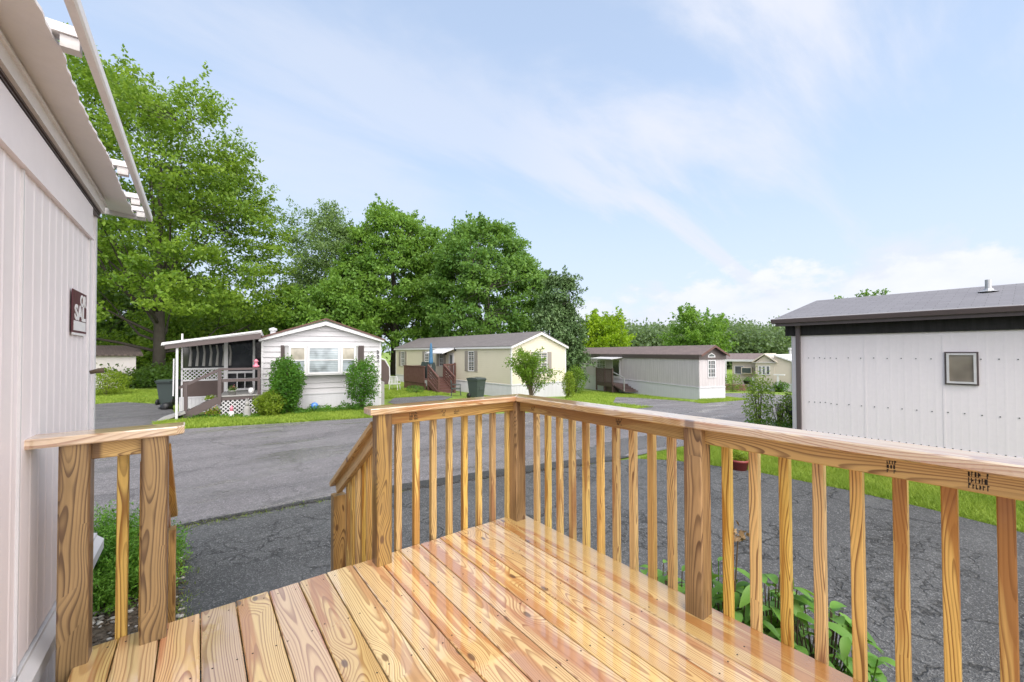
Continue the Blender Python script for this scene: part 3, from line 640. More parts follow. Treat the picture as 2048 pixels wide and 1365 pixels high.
# scalloped awning sheet with rusty cut edge, its rafters and outer gutter beam
mb = MB(); N_ = 300; y0_, y1_ = -7., .30
vs = []
for i in range(N_+1):
    y = y0_+(y1_-y0_)*i/N_; w = .152+.0022*math.sin(y*2*math.pi/.085)+.007*noise.noise(Vector((y*9, 0, 0)))+.012*noise.noise(Vector((y*2, 3, 0)))
    zc_ = .004*math.sin(y*2*math.pi/.3)
    vs += [(.02, y, 3.2), (w, y, 3.185+zc_), (w, y, 3.197+zc_), (.02, y, 3.212)]
mb.add(vs, [(4*i+a, 4*i+b, 4*i+4+b, 4*i+4+a) for i in range(N_) for a, b in ((0, 1), (1, 2), (2, 3), (3, 0))])
mb.build('awning_sheet', M['soffit'], home)
aw = MB(); aw.prism([(.222, 3.168), (.243, 3.168), (.248, 3.176), (.248, 3.21), (.24, 3.214), (.24, 3.182), (.228, 3.182), (.228, 3.205), (.222, 3.205)], 1, -7, .335)
gb = aw.build('gutter_beam', M['eave'], home)
for k, y in enumerate([.24, -.07, -.64, -1.8, -2.5]):
    r_ = MB(); r_.box(.0, .214, y-.028, y+.028, 3.205, 3.235); r_.box(.17, .214, y-.02, y+.02, 3.165, 3.204); r_.build('rafter', M['oldtrim'], home)
mb = MB(); mb.prism([(.0, 3.17), (.215, 3.16), (.215, 3.2), (.0, 3.21)], 1, .29, .315); mb.build('end_rafter', M['oldtrim'], home)
mb = MB(); mb.prism([(.03, 3.24), (-2., 3.9), (-4.1, 3.24), (-4.1, 3.20), (.03, 3.20)], 1, -12, .05); mb.build('roof', M['roofgrey'], home)
mb = MB(); mb.tube([(0, -.14, 2.07), (.035, -.14, 2.08), (.06, -.14, 2.082)], [.012, .015, .017], 12); mb.build('peg', M['stem'], home, True)
mb = MB()
random.seed(3)
for k in range(26): mb.blob((-.001+.009, random.uniform(-1.5, -.02), random.uniform(1.1, 2.8)), (.002, .004, .004), 6)
tag(mb.build('rivets', M['steel'], home), kind='stuff')
sg = thing('sale_sign', 'maroon and white sale sign with block capitals on left wall', 'sign', (XW+.02, YC-.738, 2.295))
mb = MB(); mb.box(0, .003, 0, .325, 0, .22); mb.build('sign_board', M['maroon'], sg)
mb = MB(); mb.box(.003, .0042, .03, .305, .012, .062); mb.box(.0025, .0038, -.004, .33, -.012, 0); mb.build('sign_panel', M['paper'], sg)
def text_mesh(body, size, mat, parent, mtx, ext=.001, name='lettering', bold=0., sx=1.):
    cu_ = bpy.data.curves.new('txt', 'FONT'); cu_.body = body; cu_.size = size; cu_.extrude = ext; cu_.offset = bold; cu_.align_x = 'CENTER'
    ob = bpy.data.objects.new('txt', cu_); col.objects.link(ob); bpy.context.view_layer.update()
    me = bpy.data.meshes.new_from_object(ob.evaluated_get(bpy.context.evaluated_depsgraph_get())); bpy.data.objects.remove(ob)
    me.materials.append(mat) if not len(me.materials) else me.materials.__setitem__(0, mat)
    o = bpy.data.objects.new(name, me); col.objects.link(o); o.parent = parent; o.matrix_local = mtx; return o
mx = lambda o, x, y, z: Matrix(((x[0], y[0], z[0], o[0]), (x[1], y[1], z[1], o[1]), (x[2], y[2], z[2], o[2]), (0, 0, 0, 1)))
text_mesh('OR', .082, M['paper'], sg, mx((.0042, .235, .148), (0, 1.15, 0), (0, 0, 1), (1, 0, 0)), bold=.0028)
text_mesh('SAL', .108, M['paper'], sg, mx((.0042, .17, .07), (0, 1.42, 0), (0, 0, 1), (1, 0, 0)), bold=.004)
# ---------------------------------------------------------------- building helpers
def window(f, u0, u1, z0, z1, parent, fr=M['trim'], gl=M['glass'], bar=True, muntin=0, t=.05, off=0., name='window'):
    mb = MB(); n0, n1 = off-.01, off+.035
    f.box(mb, u0, u1, z0, z0+t, n0, n1+.01); f.box(mb, u0, u1, z1-t, z1, n0, n1); f.box(mb, u0, u0+t, z0+t, z1-t, n0, n1-.002); f.box(mb, u1-t, u1, z0+t, z1-t, n0, n1-.002)
    zm = (z0+z1)/2
    if bar: f.box(mb, u0+t, u1-t, zm-.02, zm+.02, n0, n1-.006)
    for k in range(1, muntin+1):
        uu = u0+(u1-u0)*k/(muntin+1); f.box(mb, uu-.01, uu+.01, z0+t, z1-t, n0, n1-.012)
    if muntin:
        for zq in ((z0+zm)/2, (zm+z1)/2): f.box(mb, u0+t, u1-t, zq-.01, zq+.01, n0, n1-.014)
    w = mb.build(name, fr, parent); mg = MB(); f.box(mg, u0+t*.5, u1-t*.5, z0+t*.5, z1-t*.5, off-.006, off+.012); mg.build('pane', gl, w); return w
def shutter(f, u0, u1, z0, z1, mat, parent):
    mb = MB(); f.box(mb, u0, u1, z0, z1, 0, .045)
    k = int((z1-z0)/.05)
    for i in range(k): f.box(mb, u0+.03, u1-.03, z0+.03+i*(z1-z0-.06)/k, z0+.03+(i+.6)*(z1-z0-.06)/k, .045, .053)
    return mb.build('shutter', mat, parent)
def lap_wall(f, L, z0, z1, course, mat, parent, top=None, name='wall_siding', d=.02):
    """lapped boards; top(u) optional roofline height for gables"""
    mb = MB(); z = z0
    while z < (z1 if not top else 99):
        za, zb = z, z+course
        if top:
            us = [u for u in np.linspace(0, L, 121) if top(u) > za]
            if len(us) < 2: break
            u0, u1 = us[0], us[-1]; zb_ = zb
            ut = [u for u in np.linspace(0, L, 121) if top(u) > zb]
            v0, v1 = (ut[0], ut[-1]) if len(ut) > 1 else ((u0+u1)/2, (u0+u1)/2+.01)
        else: u0, u1, v0, v1 = 0, L, 0, L; zb_ = min(zb, z1)
        mb.quad(f.pt(u0, za, d), f.pt(u1, za, d), f.pt(v1, zb_, .002), f.pt(v0, zb_, .002)); mb.quad(f.pt(u0, za, 0), f.pt(u1, za, 0), f.pt(u1, za, d), f.pt(u0, za, d))
        z += course
    return mb.build(name, mat, parent)
def gable_home(name, label, loc, rz, W, L, zs, ze, zr, core, roofm, fas, oh=.12, ohg=.2, th=.09, zb=-.6):
    """gable wall on y=0 (x 0..W), long walls along +y; zs top of skirt, ze eave, zr ridge"""
    h = thing(name, label, 'house', loc, rz)
    mb = MB(); mb.prism([(0.0, zb), (W, zb), (W, ze), (W/2, zr-th), (0.0, ze)], 1, 0, L); mb.build('wall', core, h)
    sl = (zr-ze)/(W/2); mb = MB()
    a = (-oh, ze-sl*oh+th*.6); c = (W+oh, ze-sl*oh+th*.6); 
    mb.prism([a, (W/2, zr), c, (c[0], c[1]-th*.4), (W/2, zr-th*.5), (a[0], a[1]-th*.4)], 1, -ohg, L+ohg)
    mb.build('roof', roofm, h)
    mb = MB(); q = .14
    for yy0, yy1 in ((-ohg+.004, -ohg+.03), (L+ohg-.03, L+ohg-.004)):
        mb.prism([(a[0]+.004, a[1]-th*.42), (W/2, zr-th*.52), (W/2, zr-th*.5-q), (a[0]+.004, a[1]-th*.4-q*.8)], 1, yy0, yy1)
        mb.prism([(c[0]-.004, c[1]-th*.42), (W/2, zr-th*.52), (W/2, zr-th*.5-q), (c[0]-.004, c[1]-th*.4-q*.8)], 1, yy0, yy1)
    mb.box(a[0]+.004, a[0]+.03, -ohg+.03, L+ohg-.03, a[1]-th*.4-q*.8, a[1]-th*.42); mb.box(c[0]-.03, c[0]-.004, -ohg+.03, L+ohg-.03, c[1]-th*.4-q*.8, c[1]-th*.42)
    mb.box(a[0]+.03, -.0, -ohg+.03, L+ohg-.03, a[1]-th*.4-q*.75, a[1]-th*.4-q*.6); 
    mb.prism([(a[0]+.03, a[1]-th*.4-q*.75), (W/2, zr-th*.5-q*.95), (c[0]-.03, c[1]-th*.4-q*.75), (c[0]-.03, c[1]-th*.4-q*.6), (W/2, zr-th*.5-q*.8), (a[0]+.03, a[1]-th*.4-q*.6)], 1, -ohg+.03, -.003)
    mb.build('fascia', fas, h)
    return h
def skirt(f, u0, u1, z0, z1, parent, mat=M['skirt'], step=.11, name='skirting', dep=.012):
    mb = MB(); f.box(mb, u0, u1, z0, z1, 0, .012)
    u = u0
    while u < u1-.02: f.box(mb, u, u+step*.25, z0, z1-.01, .012, .012+dep); u += step
    f.box(mb, u0, u1, z1-.03, z1+.02, .012, .04); return mb.build(name, mat, parent)
# ---------------------------------------------------------------- home across the road with the screened porch
A, B = G(523, 827), G(761, 813); dx = B-A; W1 = float(np.hypot(dx[0], dx[1])); rz1 = math.atan2(dx[1], dx[0])
h1loc = (A[0], A[1], 0)
h1 = gable_home('mobile_home', 'white gabled home numbered 326 with brown roof edge and bay window', h1loc, rz1, W1, 15, .62, 2.72, 3.42, M['white'], M['roofgrey'], M['trim'], .10, .22)
f1_ = Face(h1, (0, 0, 0), (1, 0, 0), (0, -1, 0))
e1, r1_ = 2.72, 3.42
lap_wall(f1_, W1, .62, 9, .2, M['white'], h1, d=.038, top=lambda u: e1+(r1_-.1-e1)*(1-abs(u-W1/2)/(W1/2)))
mb = MB(); f1_.box(mb, -.02, .05, .6, e1, 0, .032); f1_.box(mb, W1-.05, W1+.02, .0, e1, 0, .032); mb.build('corner_board', M['trim'], h1)
skirt(f1_, 0, W1, -.1, .62, h1)
mb = MB(); sl = (r1_-e1)/(W1/2)
for s in (0, 1):
    p = [(-.14, e1-.10+.04), (W1/2, r1_+.03), (W1/2, r1_+.085), (-.14, e1-.10+.10)] if s == 0 else [(W1+.14, e1-.10+.04), (W1/2, r1_+.03), (W1/2, r1_+.085), (W1+.14, e1-.10+.10)]
    mb.prism(p, 1, -.25, -.20)
mb.build('roof_edge', M['redbrown'], h1)
u0, z1 = f1_.hit(577, 693); u1, z0 = f1_.hit(714, 748)
fb = Face(h1, (0, -.30, 0), (1, 0, 0), (0, -1, 0))
u0, z1 = fb.hit(577, 693); u1, z0 = fb.hit(712, 746)
mb = MB(); mb.prism([(u0-.16, 0), (u0+.0, -.3), (u1, -.3), (u1+.16, 0)], 2, z1, z1+.05); mb.prism([(u0-.16, 0), (u0+.0, -.3), (u1, -.3), (u1+.16, 0)], 2, z0-.05, z0); mb.prism([(u0-.14, 0), (u0+.01, -.28), (u1-.01, -.28), (u1+.14, 0)], 2, z0, z1)
by = mb.build('bay_window', M['trim'], h1)
b0 = fb.hit(613.5, 720)[0]; b1_ = fb.hit(681, 720)[0]
def win2(a, b, gl): 
    mb = MB(); t = .06
    for q in ((a, b, z0, z0+t), (a, b, z1-t, z1), (a, a+t, z0+t, z1-t), (b-t, b, z0+t, z1-t), (a+t, b-t, (z0+z1)/2-.02, (z0+z1)/2+.02)): fb.box(mb, *q, -.018, .02)
    w = mb.build('sash', M['trim'], by); 
    mg = MB(); fb.box(mg, a+.03, b-.03, z0+.03, (z0+z1)/2, -.02, .002); mg.build('pane', M['glassb'], w) if False else mg.build('pane', gl[1], by)
    mg = MB(); fb.box(mg, a+.03, b-.03, (z0+z1)/2, z1-.03, -.02, .002); mg.build('pane', gl[0], by)
win2(u0+.02, b0-.02, (M['glassc'], M['glassb'])); win2(b0+.03, b1_-.03, (M['glassb'], M['glassb'])); win2(b1_+.02, u1-.02, (M['glassc'], M['glassb']))
sa, sz1 = f1_.hit(561.5, 691); sb, sz0 = f1_.hit(576, 745); shutter(f1_, sa, sb-.02, sz0, sz1, M['shutter_brown'], h1)
sa = f1_.hit(713, 700)[0]; sb = f1_.hit(725, 700)[0]; shutter(f1_, sa+.05, sb+.05, sz0, sz1, M['shutter_brown'], h1)
mb = MB()
xx = -.4
while xx < W1-.1: xx += 99
for px, py, ch in ((755, 704.5, '3'), (755.5, 713.5, '2'), (756, 723, '6')):
    u, z = f1_.hit(px, py); text_mesh(ch, .21, M['black'], h1, mx(f1_.pt(u, z-.08, .05), (1, 0, 0), (0, 0, 1), (0, -1, 0)), name='house_number', bold=.006)
mb = MB(); u, z = f1_.hit(764, 775); mb.box(W1+.0, W1+.16, .02, .35, .0, .95); mb.build('meter_box', M['concrete'], h1)
mb = MB(); u, z = f1_.hit(533, 646); mb.lathe([(.1, 0), (.1, .2), (.14, .2), (.14, .28), (.02, .32)], 12, (.35, 1.2, 2.85)); mb.build('roof_vent', M['trim'], h1)
# screened porch attached at its left side
pf = Face(h1, (0, 0, 0), (1, 0, 0), (0, -1, 0)); 
fp = Face(h1, (0, -.62, 0), (1, 0, 0), (0, -1, 0))      # front edge of porch roof
fs = Face(h1, (0, 1.5, 0), (1, 0, 0), (0, -1, 0))       # screened room front
ul, zl = fp.hit(326, 690); ur, zr_ = fp.hit(520, 667)
mb = MB(); mb.prism([(ul, zl-.04), (ul, zl+.05), (.0, zr_+.09), (.0, zr_-.06)], 1, -.62, 9); mb.build('porch_roof', M['oldtrim'], h1)
mb = MB(); mb.prism([(ul+.05, zl-.14), (ul+.05, zl-.01), (-.02, zr_+.01), (-.02, zr_-.19)], 1, -.66, -.622); mb.build('porch_fascia', M['brown2'], h1)
mb = MB(); mb.prism([(ul-.04, zl-.03), (ul-.02, zl+.07), (.0, zr_+.11), (.0, zr_+.07), (ul+.03, zl+.0)], 1, -.70, -.661); mb.build('porch_gutter', M['trim'], h1)
up_, _ = fp.hit(353, 780); up2, _2 = fp.hit(349, 780)
mb = MB(); mb.box(up_-.03, up_+.03, -.6, -.54, 0, zl+.06); mb.tube([(up_-.1, -.5, .8), (up_-.09, -.5, 2.0)], .022, 8); mb.build('porch_pole', M['trim'], h1)
PF = .72
s0, _ = fs.hit(362, 780); sL, _ = fs.hit(451, 780); s2, _ = fs.hit(505, 780)
zsc = fs.hit(400, 738)[1]; zla = fs.hit(400, 761)[1]; zsk = fs.hit(400, 794)[1]; zst = fs.hit(400, 690)[1]
mb = MB(); fs.box(mb, s0, 0, zla-.02, zla+.03, -.02, .03); fs.box(mb, s0, s0+.05, 0, zst+.4, -.02, .03); fs.box(mb, sL-.05, sL+.07, PF, 2.75, -.02, .04); fs.box(mb, s2, s2+.08, PF, 2.75, -.02, .04); fs.box(mb, s0, sL, zsc-.03, zsc+.03, -.02, .03); mb.build('porch_frame', M['trim'], h1)
mb = MB(); fs.box(mb, s0+.05, sL-.05, zsc+.03, 2.7, -.05, -.03); fs.box(mb, sL+.07, s2, PF, 2.7, -.05, -.03); fs.box(mb, s2+.08, 0, PF, 2.75, -.05, -.03); mb.build('porch_screen', M['screen'], h1)
mb = MB()
for i in range(7):
    u = s0+.25+i*.2; mb.tube([fs.pt(u, zsc+.1, -.022), fs.pt(u+.03, zsc+.6, -.022), fs.pt(u-.01, zst, -.022)], [.05, .035, .03], 6)
mb.build('porch_curtain', M['concrete'], h1)
mb = MB(); fs.box(mb, s0+.05, sL-.05, zsk, zla-.02, -.03, .02); mb.build('porch_wall', M['brown'], h1)
skirt(fs, s0-.05, sL, -.1, zsk, h1)
def lattice(f, u0, u1, z0, z1, mat, parent, n=0., pitch=.13, w=.028):
    mb = MB(); H = z1-z0; u = u0-H
    while u < u1:
        for sg_ in (1, -1):
            a = (u, z0); b = (u+H, z1)
            if sg_ < 0: a, b = (u, z1), (u+H, z0)
            ca = max(u0, a[0]); cb = min(u1, b[0])
            if cb-ca > .01:
                za = a[1]+(b[1]-a[1])*(ca-a[0])/(b[0]-a[0]); zb2 = a[1]+(b[1]-a[1])*(cb-a[0])/(b[0]-a[0])
                mb.beam(f.pt(ca, za, n+.012*(sg_ > 0)), f.pt(cb, zb2, n+.012*(sg_ > 0)), .008, w, up=(0, 0, 1)) if False else mb.add([f.pt(ca, za-w*.7, n+.012*(sg_ > 0)), f.pt(cb, zb2-w*.7, n+.012*(sg_ > 0)), f.pt(cb, zb2+w*.7, n+.012*(sg_ > 0)), f.pt(ca, za+w*.7, n+.012*(sg_ > 0)), f.pt(ca, za-w*.7, n+.008+.012*(sg_ > 0)), f.pt(cb, zb2-w*.7, n+.008+.012*(sg_ > 0)), f.pt(cb, zb2+w*.7, n+.008+.012*(sg_ > 0)), f.pt(ca, za+w*.7, n+.008+.012*(sg_ > 0))], [(0,1,2,3),(4,5,6,7),(0,1,5,4),(2,3,7,6)])
        u += pitch
    return mb.build('lattice', mat, parent)
lattice(fs, s0+.05, sL-.05, zla+.03, zsc-.03, M['trim'], h1, .0)
mb = MB(); fs.box(mb, sL+.07, s2, PF+.02, PF+.1, -.0, .03); fs.box(mb, sL+.07, s2, zsc-.2, zsc-.12, 0, .03); fs.box(mb, sL+.35, sL+.38, PF+.1, zsc-.2, 0, .025); fs.box(mb, sL+.6, sL+.63, PF+.1, zsc-.2, 0, .025); mb.build('porch_door', M['trim'], h1)
# platform, stairs and rails
fq = Face(h1, (0, -.35, 0), (1, 0, 0), (0, -1, 0))
q0, zpt = fq.hit(437, 792); q1, zpb = fq.hit(519, 836); q1 = -.03
mb = MB(); mb.box(q0, q1, -.38, 1.5, PF-.04, PF); mb.build('porch_floor', M['concrete'], h1)
mb = MB(); mb.box(q0, q1, -.36, -.32, PF-.16, PF-.042); mb.box(q0, q0+.04, -.32, 1.5, PF-.16, PF-.042); mb.build('porch_rim', M['brown2'], h1)
lattice(fq, q0+.04, q1, -.02, PF-.16, M['trim'], h1, -.02)
mb = MB(); mb.box(q0+.04, q1, -.31, -.30, -.02, PF-.16); mb.build('crawl_shade_sheet', M['black'], h1)  # black sheet behind the lattice stands for the shade under the floor
rl = MB(); zr1 = fq.hit(480, 738)[1]; zr2 = fq.hit(480, 760)[1]
fq.box(rl, q0-.02, q0+.08, PF-.3, zr1+.02, -.03, .06); fq.box(rl, q1-.09, q1, PF, zr1, -.03, .05)
fq.box(rl, q0, q1, zr1-.04, zr1+.03, -.05, .07); fq.box(rl, q0+.08, q1-.09, zr2-.06, zr2+.04, -.02, .03)
a = fq.hit(357, 777); b = fq.hit(372, 850)[0]; lp = fq.hit(371, 840)[0]
fq.beam(rl, (q0+.02, zr1-.02), (a[0], a[1]), .09, .04, .03); fq.box(rl, lp-.04, lp+.05, 0, zr1-(q0-lp)*.36-.1, -.02, .06)
rl.build('porch_railing', M['brown2'], h1)
for nn_s in (.03, -.95): mb = MB(); fq.beam(mb, (q0+.0, PF-.12), (fq.hit(368, 834)[0], .08), .24, .05, nn_s); mb.build('stair_stringer', M['brown2'], h1)
mb = MB()
for k in range(4): mb.box(q0-.32-k*.30, q0-.02-k*.30, -.30, .6, PF-.22-k*.17, PF-.17-k*.17)
mb.build('stair_tread', M['concrete'], h1)
# dark brown ramp to the left of the stairs (low kerb board)
mb = MB(); a = fq.hit(330, 838); mb.beam(fq.pt(fq.hit(372, 815)[0], .25, -.3), fq.pt(fq.hit(318, 842)[0], .02, -.3), .9, .08); mb.build('ramp', M['concrete'], h1)
# small things about the porch
def potted(loc, r, h, potm, leafm, n, label, spread=1.6, hh=.35, leaf=.06, name='potted_plant', group=None, fl=None):
    t_ = thing(name, label, 'potted plant', loc, 0, group)
    mb = MB(); mb.lathe([(r*.75, 0), (r*.95, h*.8), (r*1.06, h*.8), (r*1.06, h), (r*.93, h), (r*.88, h*.82), (.01, h*.8)], 20); mb.build('pot', potm, t_, True)
    C = rng.normal(size=(n, 3)); C /= np.linalg.norm(C, axis=1)[:, None]; C *= rng.uniform(.3, 1, (n, 1)); C[:, 2] = np.abs(C[:, 2]); C *= np.array([r*spread, r*spread, hh]); C[:, 2] += h*.85
    leaves('foliage', C, leaf, leafm, t_)
    if fl: 
        C2 = C[rng.choice(n, n//4)]*np.array([1, 1, 1.12]); leaves('blossom', C2, leaf*.8, fl, t_)
    return t_
def w1(p): return Matrix.Translation(h1.location) @ h1.rotation_euler.to_matrix().to_4x4() @ Vector(p)
def hloc(f, px, py, off): 
    u, z = f.hit(px, py, off); return w1(f.pt(u, z, off))
p = w1(fq.pt(fq.hit(464, 780)[0], PF, -.15)); potted(p, .13, .16, M['concrete'], LM['shrub'], 260, 'grey bowl of red flowers on the porch step', 1.2, .22, .05, fl=LM['flower'])
p = w1(fq.pt(fq.hit(420, 800)[0], .50, -.15)); potted(p, .14, .12, M['concrete'], LM['shrub2'], 320, 'pale green trailing plant beside the porch stair', 1.5, .16, .06)
def ground_h1(px, py): g = G(px, py); return (g[0], g[1], g[2])
potted(ground_h1(426, 836), .14, .14, M['brown'], LM['shrub2'], 300, 'low pot of orange flowers beside the white lattice', 1.7, .25, .07, fl=LM['flower2'])
# garden gnome (pink), concrete hare, porch goose
gn = thing('garden_gnome', 'small pink garden gnome standing before the white lattice', 'ornament', ground_h1(463, 836))
mb = MB(); mb.lathe([(.075, 0), (.09, .06), (.085, .15), (.06, .2), (.045, .22)], 14); mb.build('body', M['paper'], gn, True)
mb = MB(); mb.blob((0, 0, .25), (.05, .05, .05), 12); mb.build('head', M['pink'], gn, True); mb = MB(); mb.lathe([(.06, .27), (.045, .33), (.015, .4), (.002, .42)], 12); mb.build('hat', M['pink'], gn, True)
gb_ = thing('stone_statuette', 'grey stone statuette standing before the white lattice', 'ornament', ground_h1(494, 836))
mb = MB(); mb.lathe([(.13, 0), (.14, .05), (.11, .07), (.12, .2), (.1, .34), (.06, .4)], 14); mb.build('body', M['concrete'], gb_, True); mb = MB(); mb.blob((0, 0, .47), (.07, .07, .09), 12); mb.tube([(.02, 0, .53), (.03, 0, .66)], [.02, .01], 8); mb.tube([(-.02, 0, .53), (-.03, 0, .66)], [.02, .01], 8); mb.build('head', M['concrete'], gb_, True)
go = thing('porch_figurine', 'small black and white goose figurine on the porch edge', 'ornament', w1(fq.pt(fq.hit(502, 785)[0], PF, -.15)))
mb = MB(); mb.blob((0, 0, .12), (.09, .13, .12), 12); mb.build('body', M['paper'], go, True); mb = MB(); mb.tube([(0, 0, .2), (.01, -.02, .3), (0, -.03, .4), (0, -.06, .44)], [.05, .035, .03, .035], 8); mb.build('neck', M['black'], go, True)
fd = thing('hanging_feeder', 'small red and white feeder on the porch railing', 'feeder', w1(fq.pt(fq.hit(512, 737)[0], zr1+.03, .0)))
mb = MB(); mb.lathe([(.05, 0), (.1, .02), (.1, .08), (.05, .1), (.05, .2), (.09, .22), (.02, .3)], 14); mb.build('feeder_body', M['pink'], fd, True)
gz_ = thing('gazing_ball', 'shiny blue gazing ball in the flower border', 'ornament', ground_h1(629, 826)); mb = MB(); mb.lathe([(.05, 0), (.03, .06), (.03, .12), (.05, .14)], 12); mb.build('stand', M['concrete'], gz_, True); mb = MB(); mb.blob((0, 0, .25), (.13, .13, .13), 16); mb.build('ball', M['blue'], gz_, True)
# pale green wheelie bin
def bin_(loc, rz, label, s=1.):
    b = thing('wheelie_bin', label, 'trash bin', loc, rz); 
    mb = MB(); vs = []
    for z, w, d in ((.06, .24, .27), (.12, .25, .28), (.9, .31, .36), (.93, .335, .385), (.97, .335, .385)):
        vs += [(-w*s, -d*s, z*s), (w*s, -d*s, z*s), (w*s, d*s, z*s), (-w*s, d*s, z*s)]
    mb.add(vs, [(0, 1, 2, 3)]+[(4*i+j, 4*i+(j+1) % 4, 4*i+4+(j+1) % 4, 4*i+4+j) for i in range(4) for j in range(4)]+[(16, 17, 18, 19)])
    mb.box(-.12*s, .12*s, -.34*s, -.30*s, .45*s, .62*s); mb.build('bin_body', M['bin'], b)
    mb = MB(); mb.prism([(-.40*s, .97*s), (.42*s, .98*s), (.44*s, 1.02*s), (.2*s, 1.07*s), (-.3*s, 1.05*s), (-.41*s, 1.0*s)], 0, -.34*s, .34*s); mb.build('lid', M['bin'], b)
    for sx in (-1, 1):
        mb = MB(); mb.tube([(sx*.25*s, .3*s, .13*s), (sx*.31*s, .3*s, .13*s)], .13*s, 16); mb.build('wheel', M['black'], b, True)
    mb = MB(); mb.tube([(-.25*s, .44*s, .98*s), (.25*s, .44*s, .98*s)], .018*s, 8); mb.build('handle', M['bin'], b); return b
p = at(342, 17.3); bin_(p, R_(150), 'dark green wheelie bin beside the porch pole at left', 1.)
bg = thing('trash_bag', 'small black bag lying beside the left bin', 'bag', at(333, 15.6)); mb = MB(); mb.blob((0, 0, .13), (.22, .2, .15), 12, .5, 3); mb.build('bag_body', M['black'], bg, True)
# ---------------------------------------------------------------- cream home with the red-brown deck
A = np.array([11.31, 14.74]); Fp = np.array([10.75, 29.2]); d2 = Fp-A; ang = math.atan2(d2[1], d2[0])-math.pi/2
L2 = float(np.hypot(*d2)); W2 = 4.2; e2 = 2.55
h2 = gable_home('mobile_home', 'cream sided home with grey roof behind the bushy forsythia', (A[0], A[1], 0), ang, W2, L2, .5, e2-.05, e2+.78, M['cream'], M['rooftaupe'], M['trim'], .12, .16)
fg = Face(h2, (0, 0, 0), (1, 0, 0), (0, -1, 0)); fl = Face(h2, (0, L2, 0), (0, -1, 0), (-1, 0, 0))
lap_wall(fg, W2, .42, 9, .11, M['cream'], h2, top=lambda u: e2-.05+.7*(1-abs(u-W2/2)/(W2/2)), d=.014); lap_wall(fl, L2, .42, e2-.05, .11, M['cream'], h2, d=.014)
skirt(fg, 0, W2, -.6, .42, h2); skirt(fl, 0, L2, -.6, .42, h2)
mb = MB(); fg.box(mb, -.03, .05, .42, e2, 0, .024); fg.box(mb, W2-.05, W2+.03, .42, e2, 0, .024); fl.box(mb, L2-.05, L2, .42, e2, 0, .024); fl.box(mb, 0, .06, .42, e2, 0, .024); mb.build('corner_board', M['trim'], h2)
def pxwin(f, x0, x1, y0, y1, parent, sh=None, shw=0, **k):
    a, zt = f.hit((x0+x1)/2-(x1-x0)/2, (y0+0)); b, _ = f.hit(x1, y0); _, zb_ = f.hit((x0+x1)/2, y1); _, zt = f.hit((x0+x1)/2, y0)
    w = window(f, a, b, zb_, zt, parent, **k)
    if sh:
        ww = shw; shutter(f, a-ww-.03, a-.03, zb_, zt, sh, parent); shutter(f, b+.03, b+ww+.03, zb_, zt, sh, parent)
    return a, b, zb_, zt
T = M['shutter_tan']
pxwin(fl, 802.5, 809.5, 703.5, 732.5, h2, T, .33, muntin=1); pxwin(fl, 850, 858.5, 703, 725, h2, T, .3, muntin=1)
pxwin(fl, 879, 887, 703, 733, h2, T, .3, muntin=1); pxwin(fl, 937, 949, 702.5, 743, h2, T, .32, muntin=1)
pxwin(fg, 1070, 1094, 704, 747, h2, T, .3, muntin=1)
a, zt = fl.hit(898, 706); b, zb_ = fl.hit(908.5, 733); zb_ = fl.hit(903, 738)[1]
mb = MB(); fl.box(mb, a, b, .45, zt, 0, .03); mb.build('door', M['trim'], h2); mb = MB(); fl.box(mb, a+.18, b-.18, .75, zt-.15, .03, .036); mb.build('pane', M['glass'], h2)
a, za = fl.hit(876, 694); b, zb2 = fl.hit(911, 701)
mb = MB(); n0 = .95
mb.add([fl.pt(a, e2-.12, 0), fl.pt(b, e2-.12, 0), fl.pt(b, e2-.42, n0), fl.pt(a, e2-.42, n0), fl.pt(a, e2-.16, 0), fl.pt(b, e2-.16, 0), fl.pt(b, e2-.47, n0), fl.pt(a, e2-.47, n0)], [(0,1,2,3),(4,5,6,7),(0,1,5,4),(1,2,6,5),(2,3,7,6),(3,0,4,7)])
mb.build('door_awning', M['trim'], h2)
for px, py in ((893, 707), (912, 699)):
    u, z = fl.hit(px, py); mb = MB(); fl.box(mb, u-.05, u+.05, z-.1, z+.1, .02, .12); mb.build('wall_lamp', M['black'], h2)
# its deck
fd2 = Face(h2, (-2.1, L2, 0), (0, -1, 0), (-1, 0, 0))      # front plane of the deck, 2.1 m out
dk = thing('timber_deck', 'red-brown stained deck with closed board railing on cream home', 'deck', h2.location, ang)
def M2(p): return p
da = fd2.hit(808, 740)[0]; db = fd2.hit(849, 740)[0]; zrt = fd2.hit(849, 734)[1]; 
dz = .55
fdd = Face(dk, (-2.1, L2, 0), (0, -1, 0), (-1, 0, 0))
ya, yb_ = L2-db, L2-da       # local y range
ybk = L2-fl.hit(911, 740)[0]
mb = MB(); mb.box(-2.1, -.05, ybk-.1, yb_, dz-.05, dz); mb.build('deck_floor', M['redbrown'], dk)
mb = MB(); mb.box(-2.12, -2.08, ya, yb_, dz-.25, zrt-.02); mb.box(-2.16, -2.05, ya-.05, yb_+.05, zrt-.02, zrt+.04); mb.box(-2.08, -.05, yb_-.04, yb_, dz-.25, zrt)
for i in range(int((yb_-ya)/.14)): mb.box(-2.135, -2.121, ya+i*.14, ya+i*.14+.115, dz-.25, zrt-.03)
mb.build('board_railing', M['redbrown'], dk)
mb = MB()
for y in np.linspace(ya, yb_-.1, 4): mb.box(-2.1, -2.0, y, y+.1, -.5, dz-.25)
mb.box(-2.09, -2.05, ya, yb_, -.45, dz-.25); mb.build('deck_post', M['redbrown'], dk)
